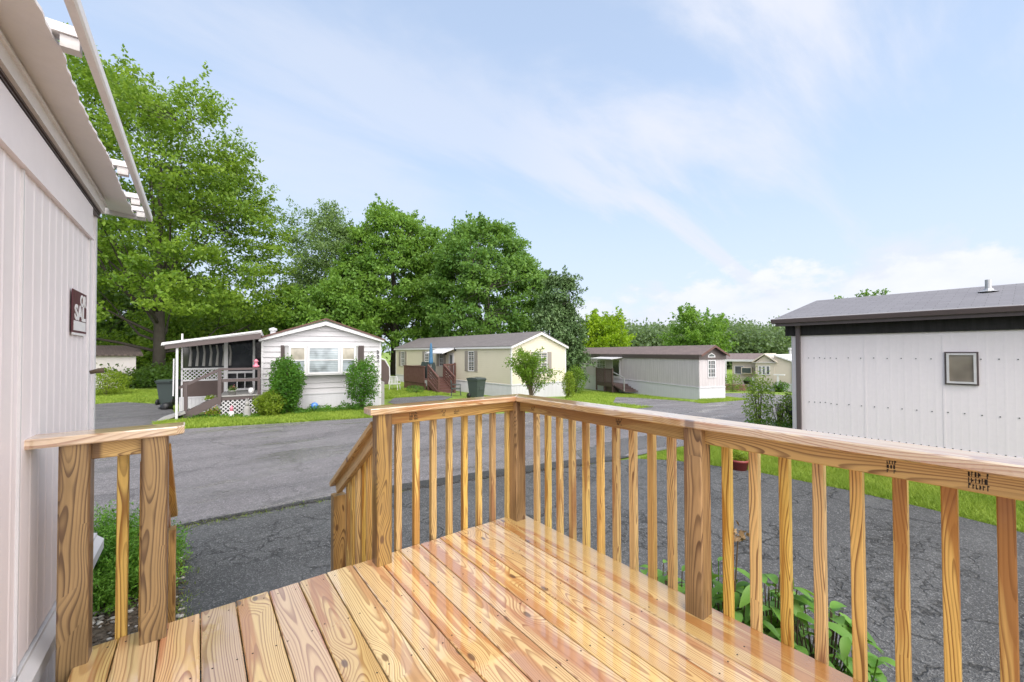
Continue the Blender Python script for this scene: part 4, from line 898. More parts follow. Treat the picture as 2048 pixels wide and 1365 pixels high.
# stair at the near end, facing the road
sw0, sw1 = -1.95, -.95
mb = MB()
for k in range(5): mb.box(sw0, sw1, ybk-.1-.27*(k+1), ybk-.1-.27*k, dz-.15*(k+1)-.04, dz-.15*(k+1))
for k in range(5): mb.box(sw0, sw1, ybk-.1-.27*k-.02, ybk-.1-.27*k, dz-.15*(k+1), dz-.15*k-.045)
mb.build('stair_tread', M['redbrown'], dk)
for x in (sw0-.06, sw1+.02):
    mb = MB(); mb.prism([(ybk-.1, dz+.0), (ybk-.1, dz-.3), (ybk-1.4, dz-1.05), (ybk-1.5, dz-.78)], 0, x, x+.05); mb.beam((x+.02, ybk-.1, dz+.85), (x+.02, ybk-1.35, dz+.15), .09, .07); mb.box(x-.02, x+.07, ybk-1.4, ybk-1.31, dz-.95, dz+.18); mb.box(x-.02, x+.07, ybk-.15, ybk-.06, dz-.9, dz+.9)
    for k in range(4): mb.beam((x+.02, ybk-.1, dz+.7-k*.17), (x+.02, ybk-1.35, dz+.0-k*.17), .02, .09)
    mb.build('stair_rail', M['redbrown'], dk)
mb = MB(); mb.box(sw1+.05, -.05, ybk-.12, ybk-.06, dz+.8, dz+.9); mb.box(-.15, -.06, ybk-.14, ybk-.05, -.2, dz+.95)
for k in range(6): mb.box(sw1+.14+k*.13, sw1+.2+k*.13, ybk-.11, ybk-.07, dz, dz+.8)
mb.build('baluster_rail', M['redbrown'], dk)
mb = MB(); mb.box(-1.95, -.05, ybk-.1, ybk-.06, -.4, dz-.06); mb.build('deck_skirt', M['redbrown'], dk)
W2M = lambda p: Matrix.Translation(h2.location) @ h2.rotation_euler.to_matrix().to_4x4() @ Vector(p)
um = thing('garden_umbrella', 'folded blue umbrella standing on the red-brown deck', 'umbrella', W2M((-1.7, yb_-2.9, dz)))
mb = MB(); mb.tube([(0, 0, 0), (0, 0, 2.15)], .022, 8); mb.build('pole', M['steel'], um)
mb = MB(); mb.lathe([(.08, .9), (.14, 1.0), (.11, 1.3), (.10, 1.7), (.06, 2.1), (.02, 2.2)], 10, sx=1, sy=.9); o = mb.build('canopy', M['cloth_blue'], um)
gl_ = thing('covered_grill', 'dark covered barbecue grill on the red-brown deck', 'grill', W2M((-1.4, ybk+1.0, dz)))
mb = MB(); mb.box(-.3, .3, -.45, .45, 0, .75); mb.build('cover', M['bin'], gl_); mb = MB(); mb.prism([(-.3, .75), (.3, .75), (.24, .98), (-.22, 1.02)], 1, -.45, .45); mb.build('hood', M['bin'], gl_)
bin_(at(952+1, 21.2), ang+R_(10), 'dark green wheelie bin against the cream home skirting', 1.0)
def chair(loc, rz, label, mat, h=.85):
    c = thing('patio_chair', label, 'chair', loc, rz)
    mb = MB(); mb.box(-.25, .25, -.25, .25, .38, .42); mb.build('seat', mat, c)
    mb = MB()
    for k in range(6): mb.box(-.24+k*.085, -.20+k*.085, .24, .27, .42, h-.02)
    mb.tube([(-.26, .25, .38), (-.26, .27, h-.1), (-.2, .28, h), (.2, .28, h), (.26, .27, h-.1), (.26, .25, .38)], .02, 6); mb.build('backrest', mat, c)
    for x in (-1, 1):
        mb = MB(); mb.tube([(x*.26, -.22, .38), (x*.26, -.25, .6), (x*.27, .2, .62)], .018, 6); mb.build('armrest', mat, c)
        for y in (-1, 1): mb = MB(); mb.tube([(x*.22, y*.22, .39), (x*.26, y*.26, 0)], .018, 6); mb.build('leg', mat, c)
    return c
chair(at(912, 22.2), ang+R_(60), 'dark metal garden chair between the brown stair and the bin', M['bin']); chair(at(789.5, 24.5), R_(140), 'white garden chair on the lawn left of the brown deck', M['trim'])
# dark rounded prop leaning on the white home's far side
mb = MB(); 
bt = thing('brown_canopy', 'brown rounded board with a white rim beside the white home', 'board', w1((W1+.35, 1.2, 0)), rz1)
mb.prism([(-.15, .75), (.25, .75), (.3, 1.0), (.28, 1.5), (.1, 1.8), (-.15, 1.9)], 1, 0, .08); mb.build('panel', M['brown'], bt); mb = MB(); mb.tube([(.27, .04, .78), (.33, .04, 1.0), (.31, .04, 1.5), (.12, .04, 1.84), (-.15, .04, 1.94)], .03, 6); mb.box(-.12, -.04, 0, .08, 0, .75); mb.build('rim', M['trim'], bt)
# ---------------------------------------------------------------- brown-roofed home
A = G(1399, 800)[:2]; Fp = G(1185, 779.5)[:2]; d3 = Fp-A; ang3 = math.atan2(d3[1], d3[0])-math.pi/2; L3 = float(np.hypot(*d3))+2.6; W3 = 3.7
z3 = terr(A[0], A[1])
h3 = thing('mobile_home', 'long home with brown shingle roof and streaked pale metal walls', 'house', (A[0], A[1], z3), ang3)
f3g = Face(h3, (0, 0, 0), (1, 0, 0), (0, -1, 0)); f3l = Face(h3, (0, L3, 0), (0, -1, 0), (-1, 0, 0))
W3 = f3g.hit(1450, 760)[0]
zsk3 = f3g.hit(1399.5, 775.5)[1]; zw3 = f3g.hit(1399.5, 719.4)[1]; ze3 = f3g.hit(1401.6, 710)[1]; zr3 = Face(h3, (W3/2, -.2, 0), (1, 0, 0), (0, -1, 0)).hit(1431, 692.5)[1]
mb = MB(); mb.prism([(0, -1), (W3, -1), (W3, ze3), (W3/2, zr3-.05), (0, ze3)], 1, 0, L3); mb.build('wall', M['lilac_old'], h3)
mb = MB()
u = 0.
while u < L3: f3l.box(mb, u, u+.05, zsk3, zw3, 0, .012); u += .2
f3l.box(mb, 0, L3, zsk3, zw3, 0, .004); mb.build('wall_siding', M['lilac_old'], h3)
mb = MB(); u = 0.
while u < W3: f3g.box(mb, u, u+.05, zsk3, zw3, 0, .012); u += .2
f3g.box(mb, 0, W3, zsk3, zw3, 0, .004); mb.build('wall_siding', M['lilac_old'], h3)
skirt(f3g, 0, W3, -1, zsk3, h3, step=.15, dep=.006); skirt(f3l, 0, L3, -1, zsk3, h3, step=.15, dep=.006)
mb = MB(); f3l.box(mb, 0, L3, zw3, ze3, 0, .06); mb.add([f3g.pt(-.06, zw3, .05), f3g.pt(W3+.06, zw3, .05), f3g.pt(W3+.06, ze3, .05), f3g.pt(W3/2, zr3-.03, .05), f3g.pt(-.06, ze3, .05)], [(0, 1, 2, 3, 4)]); f3g.box(mb, -.06, W3+.06, zw3-.005, zw3+.02, 0, .05); mb.build('fascia', M['brown2'], h3)
sl3 = (zr3-ze3)/(W3/2); mb = MB(); oh = .07
mb.prism([(-oh, ze3-sl3*oh+.0), (W3/2, zr3), (W3+oh, ze3-sl3*oh), (W3+oh, ze3-sl3*oh+.05), (W3/2, zr3+.06), (-oh, ze3-sl3*oh+.05)], 1, -.25, L3+.2); mb.build('roof', M['roofbrown'], h3)
mb = MB(); mb.prism([(-oh-.01, ze3-sl3*oh-.08), (W3/2, zr3-.07), (W3+oh+.01, ze3-sl3*oh-.08), (W3+oh+.01, ze3-sl3*oh+.02), (W3/2, zr3+.03), (-oh-.01, ze3-sl3*oh+.02)], 1, -.29, -.255); mb.build('bargeboard', M['redbrown'], h3)
pxwin(f3g, 1415, 1430.5, 720.5, 755.5, h3, muntin=2)
a, z = f3g.hit(1416, 715.5, .06); b, _ = f3g.hit(1431, 715.5, .06)
mb = MB(); mb.add([f3g.pt(a, z, .056), f3g.pt(b, z, .056), f3g.pt(b-.02, z+.13, .056), f3g.pt((a+b)/2, z+.26, .056), f3g.pt(a+.02, z+.13, .056)], [(0, 1, 2, 3, 4)]); w = mb.build('gable_vent', M['trim'], h3)
mb = MB(); mb.add([f3g.pt(a+.07, z+.05, .062), f3g.pt(b-.07, z+.05, .062), f3g.pt(b-.08, z+.12, .062), f3g.pt((a+b)/2, z+.2, .062), f3g.pt(a+.08, z+.12, .062)], [(0, 1, 2, 3, 4)]); mb.build('pane', M['glass'], w)
pxwin(f3l, 1194, 1211, 720, 737, h3, muntin=2)
a, zt = f3l.hit(1225, 718); b, zb_ = f3l.hit(1240.5, 718); zb_ = f3l.hit(1232, 752)[1]
mb = MB(); f3l.box(mb, a, b, zb_-.25, zt, .0, .04); mb.build('door', M['trim'], h3); mb = MB(); f3l.box(mb, a+.12, b-.12, zb_, zt-.08, .04, .045); mb.build('pane', M['screen'], h3)
a, z = f3l.hit(1202, 717); b, _ = f3l.hit(1246, 713)
mb = MB(); n0 = 1.0; za = zw3+.05
mb.add([fl_ for fl_ in [f3l.pt(a, za, 0), f3l.pt(b, za, 0), f3l.pt(b, za-.12, n0), f3l.pt(a, za-.12, n0), f3l.pt(a, za-.05, 0), f3l.pt(b, za-.05, 0), f3l.pt(b, za-.17, n0), f3l.pt(a, za-.17, n0)]], [(0,1,2,3),(4,5,6,7),(0,1,5,4),(1,2,6,5),(2,3,7,6),(3,0,4,7)]); mb.build('door_awning', M['trim'], h3)
pd3 = thing('porch_deck', 'small dark brown porch with steps on the brown-roofed home', 'porch', h3.location, ang3)
f3p = Face(pd3, (-1.25, L3, 0), (0, -1, 0), (-1, 0, 0))
a = f3p.hit(1192, 740)[0]; b = f3p.hit(1225, 740)[0]; zpr = f3p.hit(1208, 737)[1]; zpf = f3p.hit(1208, 767)[1]
mb = MB(); f3p.box(mb, a, b, zpf-.06, zpf, -1.25, 0); mb.build('porch_floor', M['brown'], pd3)
mb = MB(); f3p.box(mb, a, b, zpr-.06, zpr, -.05, .03); f3p.box(mb, a, b, zpf-.2, zpf+.1, -.03, .02)
k = a
while k < b: f3p.box(mb, k, k+.05, zpf, zpr, -.03, .0); k += .11
for k in (a, b-.09, (a+b)/2): f3p.box(mb, k, k+.09, -.2, zpr+.04, -.06, .03)
mb.build('railing', M['brown'], pd3)
mb = MB(); f3p.box(mb, a+.9, b+.0, -.2, zpf-.2, -.5, -.1); mb.build('porch_skirt', M['brown'], pd3)
mb = MB(); ns = 5
for k in range(ns): f3p.box(mb, b+k*.27, b+(k+1)*.27+.03, zpf-(k+1)*zpf/ns-.05, zpf-(k+1)*zpf/ns+.02, -1.1, -.05); f3p.box(mb, b+k*.27, b+k*.27+.03, zpf-(k+1)*zpf/ns, zpf-k*zpf/ns-.03, -1.1, -.05)
mb.build('step', M['brown'], pd3)
mb = MB(); f3p.beam(mb, (b, zpf+.85), (b+ns*.27, .9), .06, .05, -.05); f3p.box(mb, b+ns*.27-.05, b+ns*.27, 0, .92, -.08, -.03); mb.build('handrail', M['steel'], pd3)
# ---------------------------------------------------------------- beige home with wings, farther right
dep4 = 33.
def at4(u, d): p = at(u, d); return p
o4 = at(1484, 32.5); o4b = at(1546, 31.0); v4 = (o4b-o4); ang4 = math.atan2(v4.y, v4.x)
h4 = thing('mobile_home', 'distant beige home with brown roof and shuttered front windows', 'house', o4, ang4)
f4 = Face(h4, (0, 0, 0), (1, 0, 0), (0, -1, 0)); f4m = Face(h4, (0, .9, 0), (1, 0, 0), (0, -1, 0))
gw0 = f4.hit(1511, 740)[0]; gw1 = f4.hit(1549, 740)[0]; zE = f4.hit(1512, 725)[1]; zR = f4.hit(1530, 709.5)[1]
mL = f4m.hit(1449, 740)[0]; mR = f4m.hit(1596, 740)[0]; zEm = f4m.hit(1470, 722)[1]; zRm = Face(h4, (0, 3., 0), (1, 0, 0), (0, -1, 0)).hit(1490, 709)[1]
mb = MB(); mb.box(mL+.6, gw1+.3, .9, 6, -1, zEm); mb.prism([(gw0, -1), (gw1, -1), (gw1, zE), ((gw0+gw1)/2, zR-.05), (gw0, zE)], 1, 0, 3.2); mb.build('wall', M['beige'], h4)
lap_wall(f4, gw1-gw0, .5, 2.0, .1, M['beige'], h4, d=.01) if False else None
mb = MB(); mb.prism([(.6, zEm-.03), (3.2, zRm), (6.2, zEm), (6.2, zEm+.06), (3.2, zRm+.08), (.6, zEm+.05)], 0, mL-.3, gw0+.6); mb.build('roof', M['roofbrown'], h4)
mb = MB(); gm = (gw0+gw1)/2; mb.prism([(gw0-.2, zE-.02), (gm, zR-.01), (gw1+.2, zE-.02), (gw1+.2, zE+.06), (gm, zR+.08), (gw0-.2, zE+.06)], 1, -.2, 3.4); mb.build('gable_roof', M['beige'], h4)
mb = MB(); mb.box(mL-.3, gw0+.0, .55, .62, zEm-.05, zEm+.12); f4.box(mb, gw0-.15, gw1+.1, zE-.03, zE+.0, 0, .12); mb.build('fascia', M['trim'], h4)
pxwin(f4m, 1469, 1488, 732, 749, h4, muntin=0, bar=False, gl=M['glass']); 
for a_, b_ in ((1517, 1523), (1524, 1531), (1532, 1540)): pxwin(f4, a_, b_, 732, 750, h4, bar=False, gl=M['glass'])
u, z = f4m.hit(1496, 741); mb = MB(); f4m.box(mb, u-.38, u+.38, z-.25, z+.25, 0, .45)
ac = mb.build('air_conditioner', M['beige'], h4); mb = MB(); f4m.box(mb, u-.32, u+.32, z-.2, z+.2, .45, .46); mb.build('grille', M['bin'], ac)
skirt(f4, gw0, gw1, -.3, .5, h4); mb = MB(); f4.box(mb, gw1, gw1+.0+.01, 0, 2, 0, .01)
mb = MB(); u0_, _ = f4m.hit(1453, 780); u1_, _ = f4m.hit(1506, 780); f4m.box(mb, u0_, u1_, -.3, .35, .5, 1.5); 
t = NT('brick_planter'); br = t.N('ShaderNodeTexBrick', {'Vector': t.map(t.coord(), (1, 1, 1), rot=(R_(90), 0, 0)), 'Color1': (.16, .06, .045), 'Color2': (.22, .1, .07), 'Mortar': (.25, .22, .2), 'Scale': 4.}); t.bsdf(br.outputs[0], .85); M['brick'] = t.m
pl4 = thing('brick_planter', 'low brick planter in front of the distant beige home', 'planter', o4, ang4); pl4.name = 'brick_planter'
mb.v = mb.v[8:] if False else mb.v; mb2 = MB(); f4m.box(mb2, u0_, u1_-.3, -.3, .45, .5, 1.5); mb2.build('planter_wall', M['brick'], pl4)
mb = MB(); f4m.box(mb, u0_, u0_+.12, 0, zEm-.05, .3, .4); f4m.box(mb, u1_+.1, u1_+.25, 0, 1.1, .5, .6); mb.build('porch_post', M['trim'], h4)
# right wing
o5 = at(1548, 31.); h5 = thing('mobile_home', 'beige sided end wing of a home beside the pale metal trailer corner', 'house', o5, ang4-R_(0))
f5 = Face(h5, (0, 0, 0), (1, 0, 0), (0, -1, 0)); w5 = f5.hit(1587, 740)[0]; z5 = f5.hit(1585, 726)[1]; z5b = f5.hit(1545, 712)[1]; zs5 = f5.hit(1570, 768)[1]
mb = MB(); mb.prism([(0, -1), (w5, -1), (w5, z5), (.0, z5b)], 1, 0, 6); mb.build('wall', M['beige'], h5)
mb = MB(); mb.prism([(0, z5b), (w5+.25, z5-.06), (w5+.25, z5+.04), (0, z5b+.1)], 1, -.15, 6); mb.build('roof', M['trim'], h5)
skirt(f5, 0, w5, -.8, zs5, h5); mb = MB(); f5.box(mb, w5-.06, w5+.06, 0, z5, .02, .12); f5.box(mb, .6-.3, .72-.3, 0, f5.hit(1552, 750)[1], .6, .7); f5.box(mb, .1, .8, f5.hit(1552, 750)[1], f5.hit(1552, 750)[1]+.08, .55, .75); mb.build('downpipe', M['trim'], h5)
p = at(1556, 30.4); potted(p, .3, .4, M['black'], LM['shrub'], 200, 'dark round planter before the beige wing', 1.3, .4, .12)
# grey roof far behind
o6 = at(1540, 44); h6 = thing('mobile_home', 'low grey metal roof and chimney pipe of a farther home', 'house', o6, ang4); f6 = Face(h6, (0, 0, 0), (1, 0, 0), (0, -1, 0))
z6 = f6.hit(1580, 722)[1]; z6r = f6.hit(1580, 711)[1]; mb = MB(); mb.box(0, 7, 0, 8, -1, z6); mb.build('wall', M['white'], h6); mb = MB(); mb.prism([(-.2, z6-.05), (1.2, z6r), (8, z6r), (8, z6)], 0, -.5, 8); mb.build('roof', M['roofgrey'], h6)
u, z = f6.hit(1577, 700); mb = MB(); mb.tube([(u, .8, z6), (u, .8, z)], .12, 10); mb.tube([(u, .8, z), (u, .8, z+.22)], .2, 10); mb.build('chimney', M['trim'], h6)
# ---------------------------------------------------------------- near pale metal trailer on the right
h7 = thing('mobile_home', 'near pale metal trailer with dark gutter and one small window', 'house', (8.8, 1.05, 0), 0)
f7 = Face(h7, (0, 0, 0), (0, -1, 0), (-1, 0, 0)); W7 = 4.2; L7 = 15
zt7 = f7.hit(1700, 668)[1]; zb7 = f7.hit(1700, 876)[1]
mb = MB(); mb.box(.01, W7, -L7, -.01, -.1, zt7+.2); mb.build('wall', M['white'], h7)
u = 0; pts = []; mb = MB(); st = .203
nrib = int(L7/st)
for i in range(nrib):
    for ud, dd in ((0, .0009), (.02, .0009), (.03, 0), (st*.5, 0), (st*.5+.006, .0005), (st*.5+.014, .0005), (st*.5+.02, 0), (st-.01, 0)):
        pts.append((i*st+ud, dd))
for (ua, na), (ub, nb_) in zip(pts[:-1], pts[1:]): mb.quad(f7.pt(ua, zb7, na), f7.pt(ub, zb7, nb_), f7.pt(ub, zt7, nb_), f7.pt(ua, zt7, na))
mb.build('wall_siding', M['lilac'], h7)
mb = MB()
for k in (1.24, 2.33, 3.5, 4.7, 5.9, 7.1): f7.box(mb, k, k+.03, zb7, zt7, .0005, .0045)
mb.build('panel_seam', M['lilac'], h7)
mb = MB(); random.seed(5)
zr1_ = f7.hit(1700, 717)[1]; zr2_ = f7.hit(1700, 808)[1]
us_ = [.3, .4, .5, .59, .69, .79]+[.99+.2*k for k in range(28)]
for zq in (2.035, 1.072):
    for u in us_:
        w = random.gauss(0, .004)
        if not (2.25 < u < 2.75 and zq > 2): f7.box(mb, u-.008, u+.008, zq+w-.008, zq+w+.008, .0005, .009)
for u in np.arange(.04, 5.8, .1): f7.box(mb, u-.009, u+.009, zb7+.035, zb7+.053, .002, .011)
tag(mb.build('screw_heads', M['bin'], h7), kind='stuff')
mb = MB(); mb.box(-.014, .06, -.0, .02, -.1, zt7); f7.box(mb, 0, L7, zb7-.05, zb7+.015, 0, .03); f7.box(mb, 0, L7, zb7-.11, zb7-.06, 0, .018); mb.build('base_trim', M['trim'], h7)
skirt(f7, 0, L7, -.1, zb7-.11, h7, step=.2, dep=.006)
mb = MB(); mb.box(.06, W7, 0.0, .012, -.1, zt7+.2); mb.build('end_wall', M['white'], h7)
# fascia, gutter, roof
fga = Face(h7, (-.28, 0, 0), (0, -1, 0), (-1, 0, 0)); zg = fga.hit(1560, 650)[1]
zf1 = zt7+.36
mb = MB(); f7.box(mb, -.13, L7, zt7-.012, zt7+.24, .0, .05); mb.build('fascia', M['dark'], h7)
mb = MB(); mb.box(-.28, -.05, -L7, .22, zt7+.235, zt7+.245); mb.prism([(-.28, zt7+.26), (-.38, zt7+.27), (-.40, zt7+.35), (-.39, zt7+.36), (-.28, zt7+.30)], 1, -L7, .30)
mb.prism([(-.30, zt7+.2), (-.29, zt7+.2), (-.27, zt7+.27), (-.30, zt7+.27)], 1, -L7, .24); mb.build('gutter', M['brown2'], h7)
zrid = zt7+.96; x1 = .0
def r7(x): return zt7+.36+(x+.36)/(W7/2+.36)*.62
mb = MB(); mb.add([(-.37, .27, zt7+.36), (-.37, -L7, zt7+.36), (W7/2, -L7, zrid), (W7/2, .12, zrid), (W7+.37, .27, zt7+.36), (W7+.37, -L7, zt7+.36), (-.37, .27, zt7+.33), (-.37, -L7, zt7+.33), (W7+.37, .27, zt7+.33), (W7+.37, -L7, zt7+.33)], [(0, 1, 2, 3), (3, 2, 5, 4), (6, 7, 1, 0), (4, 5, 9, 8), (0, 3, 4, 8, 6), (1, 2, 5, 9, 7), (6, 8, 9, 7)])
mb.build('roof', M['roofgrey'], h7)
mb = MB(); mb.box(-.385, -.362, -L7, .285, zt7+.352, zt7+.372); mb.build('drip_edge', M['trim'], h7)
mb = MB(); f7.box(mb, .09, .17, zb7-.2, zt7+.16, .05, .11); mb.tube([f7.pt(.13, zt7+.16, .08), f7.pt(.13, zt7+.27, .13), f7.pt(.13, zt7+.32, .28)], .05, 10); mb.build('downspout', M['brown2'], h7)
pv = Face(h7, (1.3, 0, 0), (0, -1, 0), (-1, 0, 0)); u, z = pv.hit(1977, 582)
mb = MB(); mb.tube([pv.pt(u, r7(1.3)-.05, 0), pv.pt(u, r7(1.3)+.22, 0)], .045, 12); mb.lathe([(.14, 0), (.07, .03), (.06, .06)], 12, tuple(pv.pt(u, r7(1.3)-.01, 0))); mb.build('vent_pipe', M['steel'], h7)
a, zt = f7.hit(1893, 707); b, zb_ = f7.hit(1954, 767); zt = f7.hit(1924, 707)[1]; zb_ = f7.hit(1924, 767.5)[1]
wn7 = window(f7, a, b, zb_, zt, h7, fr=M['oldtrim'], gl=M['glassbeige'], bar=False, t=.032, off=.012)
mb = MB(); f7.box(mb, a-.025, b+.025, zb_-.025, zb_, .0, .03); f7.box(mb, a-.025, b+.025, zt, zt+.025, 0, .03); f7.box(mb, a-.025, a, zb_, zt, 0, .028); f7.box(mb, b, b+.025, zb_, zt, 0, .028); mb.build('window_seal', M['brown2'], wn7)
# ---------------------------------------------------------------- shed at far left
p5 = at(182, 24.5); sh = thing('garden_shed', 'pale pink shed with brown roof at far left beyond lawn', 'shed', p5, 0)
fsx = at(230.5, 24.0)-p5; sh.rotation_euler = (0, 0, -YAW-math.atan((230-1024)/FPX)+R_(6)); wl_ = fsx.length; zz5 = ztop(709, 24.2); zr5 = ztop(694, 24.2)
mb = MB(); mb.box(-3, wl_, 0, 3.5, -.1, zz5); mb.build('wall', M['lilac'], sh); mb = MB(); mb.prism([(-.3, zz5-.05), (-.3, zz5+.06), (1.6, zr5+.2), (3.8, zz5+.06), (3.8, zz5-.05)], 0, -3, wl_+.3); mb.build('roof', M['roofbrown'], sh)
# ---------------------------------------------------------------- plants
def crown_pts(cen, rad, nclus, lump, seed, bottom=-.75):
    r = np.random.default_rng(seed); out = []
    while len(out) < nclus:
        d = r.normal(size=3); d /= np.linalg.norm(d)
        if d[2] < bottom: continue
        k = 1+lump*noise.noise(Vector(d*1.7)+Vector((seed*3.1, 0, 0)))+.3*lump*noise.noise(Vector(d*4)+Vector((seed, 7, 0)))
        q = (r.random()**.33)*1.0
        if r.random() < .6: q = .86+.14*r.random()
        out.append(cen+d*rad*k*q)
    return np.array(out)
def tree(name, label, cat, base, ztip, halfw, mat, seed, ncl=260, per=160, leaf=.2, cr=.9, lump=.35, bottom=.25, trunk=.3, lean=(0, 0), droop=0., shape='round', group=None, up=.5, halfd=None, nlimb=16, squash=.55, sprays=70):
    base = Vector(base); t_ = thing(name, label, cat, base, 0, group); H = ztip-base.z; r = np.random.default_rng(seed)
    zb_ = H*bottom; cen = np.array([lean[0], lean[1], (H+zb_)/2]); rad = np.array([halfw, halfd or halfw, (H-zb_)/2])
    P = crown_pts(cen, rad, ncl, lump, seed)
    if shape == 'cone':
        tt = (P[:, 2]-zb_)/(H-zb_); tt = np.clip(tt, 0, 1); P[:, 0] *= (1.35-1.25*tt); P[:, 1] *= (1.35-1.25*tt)
    P[:, 2] = np.minimum(P[:, 2], H-cr*.3)
    # trunk and limbs
    mb = MB(); tp = np.array([lean[0]*.6, lean[1]*.6, H*.72]); pts = []
    for i in range(7): f = i/6; pts.append(tp*f+np.array([noise.noise(Vector((f*3, seed, 0))), noise.noise(Vector((f*3, seed, 5))), 0])*trunk*1.6*f)
    mb.tube(pts, [trunk*(1.25-.95*i/6) for i in range(7)], 10)
    idx = r.choice(len(P), nlimb, replace=False); limbs = []
    for i in idx:
        q = P[i]; f = np.clip((q[2]-zb_*.5)/(H)*.75, .18, .95); s0 = np.array(pts[int(f*5)])*(1-(f*5 % 1))+np.array(pts[int(f*5)+1])*(f*5 % 1)
        m_ = (s0+q)/2+np.array([0, 0, -.08*np.linalg.norm(q-s0)]); w = trunk*.42*(1-.5*f)
        path = [s0, s0*.5+m_*.5+r.normal(size=3)*.15, m_, m_*.5+q*.5+r.normal(size=3)*.15, q]; mb.tube(path, [w, w*.75, w*.5, w*.32, w*.12], 6); limbs.append(path)
    allp = np.array([q for pth in limbs for q in pth[1:]])
    for i in range(0, len(P), 2):
        q = P[i]; j = np.argmin(((allp-q)**2).sum(1)); a_ = allp[j]; mb.tube([a_, (a_+q)/2+r.normal(size=3)*.12, q], [trunk*.1, trunk*.06, trunk*.02], 4)
    mb.build('trunk', M['bark'], t_, True)
    # leaves
    n = len(P)*per; ci_ = np.repeat(np.arange(len(P)), per); d = r.normal(size=(n, 3)); d /= np.linalg.norm(d, axis=1)[:, None]
    rr = cr*r.uniform(.6, 1.25, len(P))[ci_][:, None]*(r.random((n, 1))**.45); d2_ = d*rr*np.array([1, 1, squash])
    C = P[ci_]+d2_; C[:, 2] -= droop*(np.hypot(d2_[:, 0], d2_[:, 1]))
    out = (P-cen)/np.linalg.norm(P-cen, axis=1)[:, None]
    nr = out[ci_]*.7+d*.6
    if sprays:
        S = []
        surf = [i for i in range(len(P)) if (((P[i]-cen)/rad)**2).sum() > .62 and P[i][2] > zb_+.25*(H-zb_)]
        for i in r.choice(surf, sprays):
            dr_ = (P[i]-cen)/rad; dr_ /= np.linalg.norm(dr_); dr_ = dr_+np.array([0, 0, .55 if not droop else -.5])+r.normal(size=3)*.3; dr_ /= np.linalg.norm(dr_)
            Ls = cr*r.uniform(1.1, 2.0)
            for f in np.linspace(.3, 1, 34): S.append(P[i]+dr_*Ls*f+r.normal(size=3)*cr*.20*(1.15-f)-np.array([0, 0, .12*Ls*f*f]))
        S = np.array(S); C = np.concatenate([C, S]); nr = np.concatenate([nr, np.zeros((len(S), 3))])
    leaves('crown', C, leaf, mat, t_, nrm=nr, up=up, droop=droop)
    return t_
def bush(name, label, cat, base, h, hw, mat, seed, n=2500, leaf=.07, stems=8, lump=.35, group=None, hd=None, z0=.0, up=.4, droop=0.):
    t_ = thing(name, label, cat, base, 0, group); r = np.random.default_rng(seed)
    mb = MB()
    for i in range(stems):
        a = 2*math.pi*i/stems+r.random(); k = .75*r.random()+.1; e = (math.cos(a)*hw*k, math.sin(a)*(hd or hw)*k, h*.85)
        mb.tube([(math.cos(a)*.03, math.sin(a)*.03, 0), (e[0]*.5, e[1]*.5, h*.45), e], [.014, .01, .004], 5)
    mb.build('stem', M['stem'], t_)
    P = crown_pts(np.array([0, 0, z0*h+(h-z0*h)/2]), np.array([hw, hd or hw, (h-z0*h)/2]), n, lump, seed, -1); P += r.normal(size=P.shape)*.03*h
    P[:, 2] = np.abs(P[:, 2]); out = P/(np.linalg.norm(P, axis=1)[:, None]+.01)
    leaves('foliage', P, leaf, mat, t_, nrm=out*.6, up=up, droop=droop); return t_
# trees
tree('broadleaf_tree', 'tall bright green tree behind the shed at left', 'tree', at(318, 27), ztop(150, 27), 6.8, LM['big'], 3, 560, 115, .26, 1.15, .65, .04, .30, sprays=260, nlimb=26, squash=.4, halfd=6)
tree('broadleaf_tree', 'thin airy grey-green tree between the tall tree and maples', 'tree', at(650, 42), ztop(408, 42), 3.4, LM['thin'], 8, 300, 95, .27, 1.2, .5, .1, .2, squash=.6, nlimb=18)
tree('maple_tree', 'dense round maple with pointed top left of its darker twin', 'tree', at(790, 40), ztop(412, 40), 5.0, LM['maple'], 5, 620, 95, .31, .92, .3, .06, .4)
tree('maple_tree', 'darker dense maple behind the cream home roof', 'tree', at(975, 37), ztop(446, 37), 5.4, LM['maple2'], 6, 620, 95, .3, .92, .3, .06, .4)
tree('maple_tree', 'lower green maple filling behind the white home roof ridge', 'tree', at(655, 36), ztop(560, 36), 4.0, LM['maple'], 15, 230, 120, .3, 1.1, .4, .05, .3)
tree('conifer_tree', 'dark weeping conifer right of the maples', 'tree', at(1122, 29), ztop(548, 29), 1.4, LM['conifer'], 12, 200, 130, .2, .62, .8, .06, .2, shape='round', droop=.9, squash=.8)
tree('maple_tree', 'small bright lime green tree behind the brown-roofed home', 'tree', at(1196, 44), ztop(634, 44), 2.6, LM['lime'], 14, 110, 120, .3, .95, .4, .05, .2)
tree('broadleaf_tree', 'lone green tree above the brown roof ridge', 'tree', at(1396, 62), ztop(628, 62), 3.3, LM['maple'], 21, 110, 90, .42, 1.3, .5, .1, .25)
tree('broadleaf_tree', 'tree crown tip showing above the grey shingle roof', 'tree', at(1731, 40), ztop(596, 40), 2.4, LM['maple'], 22, 110, 80, .25, .8, .4, .2, .2)
for k, (u, v, d, w, s) in enumerate([(440, 590, 44, 4.2, 31), (545, 632, 52, 4.6, 32), (225, 420, 40, 6, 33), (150, 500, 34, 5, 34), (410, 620, 36, 4., 36)]):
    tree('broadleaf_tree', ['leafy green tree behind the screened porch roof', 'pale green low tree in the gap left of white gable', 'mid green tree filling behind the shed', 'dark tree at the left wall edge behind the shed', 'low leafy tree right behind the porch'][k], 'tree', at(u, d), ztop(v, d), w, LM['big'] if k in (0, 1, 4) else LM['under'], s, 190, 90, .36, 1.4, .4, .03, .25, group=None)
